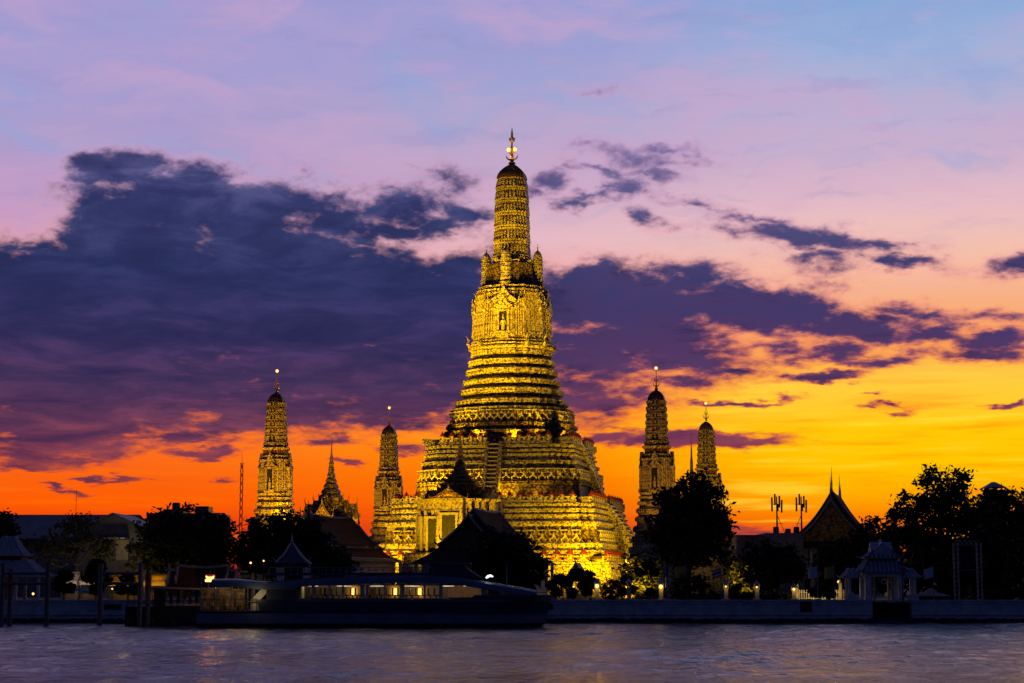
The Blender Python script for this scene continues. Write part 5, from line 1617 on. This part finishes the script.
b0 = MB().box(0, 0, .42, .5, 1.3, .1).box(-.22, 0, .8, .1, 1.3, .8).box(0, 0, .2, .08, .9, .4).build('bench_seat', 'timber', ferry, (bx(214), 0, bz(611)))
for px in (226, 238, 248): inst(b0, ferry, (bx(px), .4, bz(611)))

# ------------------------------------------------------------------ buildings behind
M['metal_roof'] = material('grey_metal_roof', (0.20, 0.22, 0.26), 0.5, col2=(0.15, 0.165, 0.20), scale=.4)
M['grey_wall'] = material('grey_render', (0.26, 0.235, 0.22), 0.85, col2=(0.18, 0.17, 0.16), scale=.5)
M['tank'] = material('tank_steel', (0.10, 0.10, 0.11), 0.5, 0.3)
Yw = 320.0
def wz(py, Y=Yw): return Z(py, Y) - GZ
kw = Yw / F
wh_ = thing('warehouse', (X(68, Yw, 560), Yw, GZ), 0, 'long grey metal roofed warehouse behind the thin tree', 'warehouse')
MB().box(0, 8, wz(538) / 2, 136 * kw, 14, wz(538)).build('wall', 'grey_wall', wh_)
m = MB()
m.loft([[(-72 * kw, 0, wz(539)), (72 * kw, 0, wz(539)), (72 * kw, 0, wz(538)), (-72 * kw, 0, wz(538))], [(-72 * kw, 9, wz(513.5)), (60 * kw, 9, wz(513.5)), (60 * kw, 9, wz(512.8)), (-72 * kw, 9, wz(512.8))], [(-72 * kw, 17, wz(535)), (72 * kw, 17, wz(535)), (72 * kw, 17, wz(534)), (-72 * kw, 17, wz(534))]])
m.build('roof', 'metal_roof', wh_)
for x in (-50, -30, -10, 10, 30, 50): MB().box(x * kw, .98, wz(548), 1.6, .14, 1.2).build('window', 'dark_void', wh_)
Y2 = 300.0
k2 = Y2 / F
bl_ = thing('gabled_shed', (X(112, Y2, 560), Y2, GZ), 0, 'pale shed with a shallow pitched gable left of the dense tree', 'shed')
hw_ = 34 * k2
z_e, z_a = Z(530, Y2) - GZ, Z(514.5, Y2) - GZ
MB().loft([[(-hw_, 0, 0), (hw_, 0, 0), (hw_, 0, z_e), (0, 0, z_a), (-hw_, 0, z_e)], [(-hw_, 16, 0), (hw_, 16, 0), (hw_, 16, z_e), (0, 16, z_a), (-hw_, 16, z_e)]]).build('wall', 'grey_wall', bl_)
m = MB()
for sx in (-1, 1): m.loft([[(0, -.6, z_a + .05), (sx * (hw_ + .6), -.6, z_e - .2), (sx * (hw_ + .6), -.6, z_e + .05), (0, -.6, z_a + .3)], [(0, 16.5, z_a + .05), (sx * (hw_ + .6), 16.5, z_e - .2), (sx * (hw_ + .6), 16.5, z_e + .05), (0, 16.5, z_a + .3)]])
m.build('roof', 'metal_roof', bl_)
MB().box(4 * k2, -2.0, wz(538, Y2) - .1, 26 * k2, 4.0, .2).build('awning', 'metal_roof', bl_)
MB().box(10 * k2, -.06, (wz(560, Y2) + wz(540, Y2)) / 2, 12 * k2, .12, wz(540, Y2) - wz(560, Y2)).build('door', 'stucco', bl_)
point((X(122, 294), 294, Z(545, 294)), 150, (1, .72, .35))
tb = thing('flat_roofed_building', (X(190, 330, 560), 330, GZ), 0, 'flat roofed building carrying steel tanks above the dense tree', 'building')
k3 = 330 / F
MB().box(-6 * k3, 6, wz(515, 330) / 2, 66 * k3, 12, wz(515, 330)).build('wall', 'grey_wall', tb)
MB().box(-6 * k3, 6, wz(514, 330), 70 * k3, 12.6, .3).build('roof_slab', 'metal_roof', tb)
MB().loft([[(-38 * k3, 0, wz(514, 330)), (-8 * k3, 0, wz(514, 330)), (-8 * k3, 0, wz(511, 330)), (-24 * k3, 0, wz(509, 330))], [(-38 * k3, 8, wz(514, 330)), (-8 * k3, 8, wz(514, 330)), (-8 * k3, 8, wz(511, 330)), (-24 * k3, 8, wz(509, 330))]]).build('roof_hut', 'tank', tb)
for px, top, r in ((-21, 502.5, 4.2), (-31, 509, 3)):
    MB().lathe([(wz(512, 330), r * k3), (wz(top, 330), r * k3), (wz(top - .8, 330), r * .8 * k3)], 14, (px + 2) * k3, 4).build('water_tank', 'tank', tb)
MB().box(-6 * k3 + 3, 3, wz(509.5, 330), 12 * k3, 5, 1.2).build('cooling_unit', 'tank', tb)
MB().tube([(20 * k3, 3, wz(516, 330)), (30 * k3, 3, wz(516, 330)), (33 * k3, 3, wz(519, 330)), (33 * k3, 3, wz(535, 330))], [4 * k3] * 4, 10).build('duct', 'tank', tb)
MB().box(10 * k3, 1, wz(511, 330), .3, .3, 1.6).build('vent_pipe', 'tank', tb)

# antenna building at right
Ya = 315.0
ka = Ya / F
ab = thing('antenna_building', (X(770, Ya, 560), Ya, GZ), 0, 'low block with rooftop tanks and phone antennas behind the round tree', 'building')
def az_(py): return Z(py, Ya) - GZ
MB().box(0, 6, az_(536) / 2, 66 * ka, 12, az_(536)).build('wall', 'grey_wall', ab)
MB().box(14 * ka, 5, az_(533) / 2, 38 * ka, 11, az_(533)).build('stair_block', 'grey_wall', ab)
MB().box(0, 5.9, az_(535.6), 68 * ka, 12.6, .25).build('roof_slab', 'metal_roof', ab)
for px in (-22, 6, 16, 26): MB().box(px * ka, -.12, az_(545), 5 * ka, .14, 1.2).build('window', 'dark_void', ab)
for px, t_ in ((9, 527), (21, 529), (29.5, 527)): MB().lathe([(az_(534), 3 * ka), (az_(t_), 3 * ka), (az_(t_ - .8), 2.4 * ka)], 12, px * ka, 3).build('water_tank', 'tank', ab)
M['mast_red'] = material('mast_paint', (0.20, 0.05, 0.035), 0.6)
for px, sx, lab in ((777, 1, 'left phone antenna mast on the low block roof'), (801.5, -1, 'right phone antenna mast beside the tall gabled hall')):
    am = thing('antenna_mast', (X(px, Ya + 2, 520), Ya + 2, GZ + az_(534)), 0, lab, 'antenna mast', 'phone antenna masts on the roof')
    h = az_(496) - az_(534)
    MB().tube([(0, 0, 0), (0, 0, h)], [.16, .10], 8).build('pole', 'mast_red', am)
    m = MB(); m.tube([(0, 0, h * .52), (sx * 8 * ka, 0, .1)], .05, 5); m.tube([(0, 0, h * .28), (sx * 6 * ka, 0, h * .28)], .04, 5)
    m.build('stay', 'mast_red', am)
    MB().tube([(-4.5 * ka, 0, h * .80), (4.5 * ka, 0, h * .80)], .06, 5).build('crossbar', 'mast_red', am)
    for qx, qz, qh in ((-5, .86, 1.5), (-5, .68, 1.0), (-2, .92, 1.9), (0.8, .70, 1.2), (2.5, .86, 2.0), (4.8, .80, 1.4), (4.6, .64, .9)):
        MB().box(qx * ka, -.25, h * qz, .27, .2, qh).build('antenna_panel', 'tank', am)
# far left lattice masts
def lattice(px, Y, ytop, ybot, w, label):
    r_ = thing('lattice_mast', (X(px, Y, 540), Y, GZ), 0, label, 'lattice mast')
    h = Z(ytop, Y) - GZ
    m = MB()
    for sx in (-1, 1):
        for sy in (-1, 1): m.tube([(sx * w, sy * w, 0), (sx * w * .6, sy * w * .6, h)], .05, 4)
    n = int(h / 1.6)
    for i in range(n):
        z0, z1 = h * i / n, h * (i + 1) / n
        for sy in (-1, 1): m.tube([(-w, sy * w, z0), (w, sy * w, z1)], .035, 3); m.tube([(w, sy * w, z0), (-w, sy * w, z1)], .035, 3)
    m.build('lattice', 'mast_red', r_)
    MB().tube([(0, 0, h - 1), (0, 0, h + 2.2)], [.06, .02], 5).build('aerial', 'mast_red', r_)
lattice(240.5, 380, 463, 540, .32, 'thin red lattice mast left of the far left corner tower')
hm = thing('radio_mast', (X(75, 400, 540), 400, GZ), 0, 'hair-thin pole mast above the warehouse roof', 'mast')
MB().tube([(0, 0, 0), (0, 0, Z(489, 400) - GZ)], [.09, .04], 5).build('pole', 'mast_red', hm)
MB().tube([(-.5, 0, Z(500, 400) - GZ), (.5, 0, Z(500, 400) - GZ)], .03, 4).build('crossbar', 'mast_red', hm)
hs = thing('hipped_house', (X(994, 330, 500), 330, GZ), 0, 'pale blue hipped roof peeping over trees at the right', 'house')
MB().box(0, 0, (Z(490, 330) - GZ) / 2, 3.0, 3.0, Z(490, 330) - GZ).build('wall', 'grey_wall', hs)
MB().loft([[(-1.9, -1.9, Z(488, 330) - GZ), (1.9, -1.9, Z(488, 330) - GZ), (1.9, 1.9, Z(488, 330) - GZ), (-1.9, 1.9, Z(488, 330) - GZ)], [(-.3, -.1, Z(482, 330) - GZ), (.3, -.1, Z(482, 330) - GZ), (.3, .1, Z(482, 330) - GZ), (-.3, .1, Z(482, 330) - GZ)]]).build('roof', 'pav_roof', hs)

# ------------------------------------------------------------------ awnings, umbrella, tent, truss
M['canvas'] = canvas('white_canvas', (0.62, 0.60, 0.58))
M['canvas_yellow'] = canvas('yellow_canvas', (0.65, 0.48, 0.12))
def awning(px0, px1, y0, y1, Y, mt_, label, wl=0):
    a, b_ = X(px0, Y), X(px1, Y)
    r_ = thing('awning_stall', ((a + b_) / 2, Y, GZ), 0, label, 'stall')
    w = (b_ - a) / 2
    zt_, ze_ = Z(y0, Y) - GZ, Z(y1, Y) - GZ
    MB().loft([[(-w, -1.6, ze_), (w, -1.6, ze_), (w, -1.6, ze_ + .06), (-w, -1.6, ze_ + .06)], [(-w, 1.0, zt_), (w, 1.0, zt_), (w, 1.0, zt_ + .06), (-w, 1.0, zt_ + .06)]]).build('canopy', mt_, r_)
    MB().box(0, -1.62, ze_ - .25, w * 2, .04, .5).build('valance', mt_, r_)
    for sx in (-1, 1): MB().box(sx * (w - .1), -1.5, ze_ / 2, .08, .08, ze_).build('pole', 'iron', r_)
    MB().box(0, -.4, .5, w * 1.8, .9, 1.0).build('counter', 'timber', r_)
    point(((a + b_) / 2, Y - .2, GZ + ze_ - .45), 70 + wl * 3, (1, .75, .4) if mt_ == 'canvas' else (1, .62, .1))
    spot(((a + b_) / 2, Y - 5, GZ + .6), ((a + b_) / 2, Y, GZ + ze_ + .3), 240 + wl * 8, 95, .8, (1, .72, .45) if mt_ == 'canvas' else (1, .62, .1))  # added spot to brighten the canopy; no such lamp stands there
awning(64, 80, 572, 581, 246, 'canvas', 'white awning stall nearest the pier pavilion at left')
awning(82, 100, 572, 581, 246, 'canvas', 'white awning stall just left of the middle mooring post')
awning(111, 142, 575, 582, 246, 'canvas_yellow', 'long yellow lit awning stall between two mooring posts', 25)
awning(146, 168, 575, 582, 246, 'canvas_yellow', 'yellow lit awning stall beside the pier hall', 25)
um = thing('parasol', (X(82, 238, 595), 238, GZ), 0, 'pale blue parasol before the white awning stalls', 'parasol')
MB().lathe([(Z(591, 238) - GZ, 11 * .1286), (Z(589.5, 238) - GZ, 7 * .1286), (Z(586.5, 238) - GZ, .05)], 8).build('canopy', 'pav_roof', um)
MB().tube([(0, 0, 0), (0, 0, Z(587, 238) - GZ)], .03, 5).build('pole', 'iron', um)
tn = thing('tent', (X(931, 233, 595), 233, GZ), 0, 'low white peaked tent right of the river pavilion', 'tent')
tile = MB().loft([[(-2.1, -1.8, Z(596, 233) - GZ), (2.1, -1.8, Z(596, 233) - GZ), (2.1, 1.8, Z(596, 233) - GZ), (-2.1, 1.8, Z(596, 233) - GZ)], [(-.8, -.6, Z(592.5, 233) - GZ), (.8, -.6, Z(592.5, 233) - GZ), (.8, .6, Z(592.5, 233) - GZ), (-.8, .6, Z(592.5, 233) - GZ)], [(-.08, -.08, Z(588, 233) - GZ), (.08, -.08, Z(588, 233) - GZ), (.08, .08, Z(588, 233) - GZ), (-.08, .08, Z(588, 233) - GZ)]])
tile.build('canopy', 'canvas', tn)
for sx in (-1, 1):
    for sy in (-1, 1): MB().box(sx * 2, sy * 1.7, (Z(596, 233) - GZ) / 2, .07, .07, Z(596, 233) - GZ).build('pole', 'iron', tn)
M['truss'] = material('truss_metal', (0.30, 0.30, 0.34), 0.5, 0.4)
tz = thing('truss_frame', (X(968.5, 234, 595), 234, GZ), 0, 'tall metal truss frame standing before the largest dark tree', 'truss frame')
def truss(mb, p0, p1, w=.28, r=.035, nseg=None):
    p0, p1 = Vector(p0), Vector(p1)
    d = (p1 - p0).normalized()
    a = Vector((0, 1, 0)); b = d.cross(a).normalized()
    cs = [a * w + b * w, a * w - b * w, -a * w - b * w, -a * w + b * w]
    for c in cs: mb.tube([p0 + c, p1 + c], r, 4)
    n = nseg or max(2, int((p1 - p0).length / .55))
    for i in range(n):
        q0, q1 = p0.lerp(p1, i / n), p0.lerp(p1, (i + 1) / n)
        for j in range(4):
            mb.tube([q0 + cs[j], q1 + cs[(j + 1) % 4]], r * .7, 3)
hw_ = 11.5 * 234 / F; ht = Z(543, 234) - GZ
for sx in (-1, 1):
    m = MB(); truss(m, (sx * hw_, 0, 0), (sx * hw_, 0, ht)); m.build('upright', 'truss', tz)
m = MB(); truss(m, (-hw_, 0, ht), (hw_, 0, ht)); m.build('crossbeam', 'truss', tz)
MB().box(0, 0, Z(570, 234) - GZ, hw_ * 2, .08, .08).build('crossbar', 'truss', tz)
# fence of lit pickets
pf = thing('picket_fence', (X(819, 243, 592), 243, GZ), 0, 'row of pale lamp-lit fence pickets left of the river pavilion', 'fence')
m = MB()
for i in range(22):
    px = -24 + i * 2.3
    if 20 < i * 2.3 < 26: continue
    m.box(px * 243 / F, 0, .75, .13, .1, 1.5)
m.box(-1 * 243 / F, .06, 1.2, 50 * 243 / F, .05, .1); m.box(-1 * 243 / F, .06, .4, 50 * 243 / F, .05, .1)
m.build('pickets', 'white_paint', pf)
for sx, hh in ((-22, 2.9), (21, 2.4)): MB().box(sx * 243 / F, -.1, hh / 2, .35, .35, hh).lathe([(hh, .28), (hh + .5, .03)], 4, sx * 243 / F, -.1).build('gate_post', 'stucco', pf)
for px in (796, 812, 824, 838): point((X(px, 241), 241.6, GZ + 1.3), 42, (1, .62, .18), .1)

# ------------------------------------------------------------------ lamps and flags
def lantern(px, Y, ytop, label, glow=True, p=13, r=.24):
    r_ = thing('lantern_pillar', (X(px, Y, 598), Y, GZ), 0, label, 'lantern pillar', 'stone lantern pillars along the wall')
    h = Z(ytop, Y) - GZ
    MB().box(0, 0, .25, .9, .9, .5).box(0, 0, h * .3, .5, .5, h * .6).build('pillar', 'stucco', r_)
    MB().lathe([(h * .80, .5), (h * .86, .36), (h * .90, .2), (h, .03)], 8).build('cap', 'pav_roof', r_)
    for sx in (-1, 1):
        for sy in (-1, 1): MB().box(sx * .26, sy * .26, h * .7, .07, .07, h * .22).build('lantern_post', 'stucco', r_)
    if glow:
        MB().ball((0, 0, h * .68), r, 8).build('lamp', 'glow', r_)
        point((X(px, Y, 598), Y - .7, GZ + h * .62), p, (1, .62, .16), .1)
lantern(597, 231, 578, 'brightly lit lantern pillar below the globe lamp')
lantern(661, 231, 579, 'lit lantern pillar left of the clipped dome shrub')
lantern(629, 231, 578, 'unlit lantern pillar between the two bright ones', False)
lantern(726, 231, 579, 'lit lantern pillar under the striped flag', True, 5, .12)
lantern(757, 231, 580, 'small lit lantern pillar before the round dark tree', True, 4, .12)
lantern(794, 231, 583, 'lit lantern pillar at the left end of the pickets', True, 8, .17)
def globe_lamp(px, Y, yl, label, p=18, r=.2):
    r_ = thing('globe_lamp', (X(px, Y, 598), Y, GZ), 0, label, 'lamp post', 'globe lamp posts in the temple court')
    h = Z(yl, Y) - GZ
    MB().tube([(0, 0, 0), (0, 0, h)], [.07, .05], 6).build('post', 'iron', r_)
    MB().ball((0, 0, h + .15), r, 8).build('globe', 'glow', r_)
    point((X(px, Y, 598), Y - .6, GZ + h), p, (1, .62, .16), .1)
globe_lamp(591.5, 244, 577, 'tall globe lamp glowing white beside the small pale shrine', 30, .28)
globe_lamp(559, 246, 577.5, 'small globe lamp at the right eave of the chapel', 10, .14)
globe_lamp(534, 243, 581, 'small globe lamp above the ferry bow', 10, .14)
globe_lamp(574, 240, 588, 'low globe lamp in front of the small pale shrine', 7, .12)
globe_lamp(839, 246, 583, 'amber globe lamp near the yellow flag at right', 8, .18)
globe_lamp(250, 240, 564, 'amber globe lamp glimmering in the dark leaves above the ferry stern', 12, .14)
globe_lamp(263, 241, 562, 'small amber globe lamp right of another before the dark trees', 10, .11)
globe_lamp(112, 238, 590, 'low globe lamp under the long yellow awning', 6, .10)
globe_lamp(179, 236, 594, 'low globe lamp behind the pier hall columns', 6, .10)
globe_lamp(33, 240, 595, 'low globe lamp under the left pier pavilion roof', 8, .16)

M['flag_red'] = material('flag_red', (0.40, 0.03, 0.04), 0.8)
M['flag_white'] = material('flag_white', (0.60, 0.60, 0.62), 0.8)
M['flag_blue'] = material('flag_blue', (0.05, 0.06, 0.25), 0.8)
M['flag_yellow'] = material('flag_yellow', (0.50, 0.36, 0.06), 0.8)
def flag(px, Y, ytop, w, h, label, bands_, droop=.4, side=-1, pole_top=None):
    r_ = thing('flagpole', (X(px, Y, 598), Y, GZ), 0, label, 'flag', 'flags on poles along the wall')
    zt_ = Z(ytop, Y) - GZ
    MB().tube([(0, 0, 0), (0, 0, (Z(pole_top, Y) - GZ) if pole_top else zt_ + .4)], [.05, .035], 6).build('pole', 'truss', r_)
    k = Y / F
    W_, H_ = w * k, h * k
    tot = sum(b[1] for b in bands_)
    acc = 0.0
    for mt_, t_ in bands_:
        f0, f1 = acc / tot, (acc + t_) / tot
        acc += t_
        rows_ = []
        for f_ in (f0, f1):
            rr = []
            for th in (-.012, .012):
                for i in range(7):
                    u = i / 6 if th < 0 else 1 - i / 6
                    rr.append((side * W_ * u, .14 * math.sin(u * 6.5) + th, zt_ - f_ * H_ - droop * H_ * u ** 1.3))
            rows_.append(rr)
        MB().loft(rows_).build('flag_cloth', mt_, r_)
flag(721.5, 230, 568, 9, 8, 'drooping flag with red, white and blue stripes', [('flag_red', 1), ('flag_white', 1), ('flag_blue', 2), ('flag_white', 1), ('flag_red', 1)], .35)
flag(686.5, 230, 566, 11, 11, 'plain yellow flag under the big dark tree', [('flag_yellow', 1)], .1)
flag(668.5, 230, 566, 3, 20, 'long blue-grey banner hanging limp on its pole', [('flag_blue', 1), ('flag_white', 1)], .05)
flag(818, 230, 566.5, 9.5, 11, 'white flag on a pole before the low dark tree', [('flag_white', 1)], .1, pole_top=552)
flag(834.5, 231, 566.5, 9.5, 11, 'dim yellow flag left of the river pavilion', [('flag_yellow', 1)], .1)
flag(934, 231, 567, 9.5, 10, 'white flag right of the river pavilion', [('flag_white', 1)], .25)
flag(167, 232, 563, 2, 15, 'furled yellow flag beside the pier hall', [('flag_yellow', 1)], .05, side=1)
flag(79.5, 232, 570, 4, 5, 'tiny yellow pennant before the white awnings', [('flag_yellow', 1)], .2, side=1)
sl_ = thing('street_lamp', (X(903, 229.2, 598), 229.2, GZ), 0, 'unlit twin-armed street lamp beside the river pavilion', 'street lamp')
MB().tube([(0, 0, 0), (0, 0, Z(562, 229) - GZ)], [.09, .06], 6).build('post', 'iron', sl_)
for sx in (-1, 1):
    MB().tube([(0, 0, Z(564, 229) - GZ), (sx * .35, 0, Z(561.5, 229) - GZ)], .035, 5).build('arm', 'iron', sl_)
    MB().ball((sx * .38, 0, Z(560.5, 229) - GZ), .16, 8).build('globe', 'white_paint', sl_)
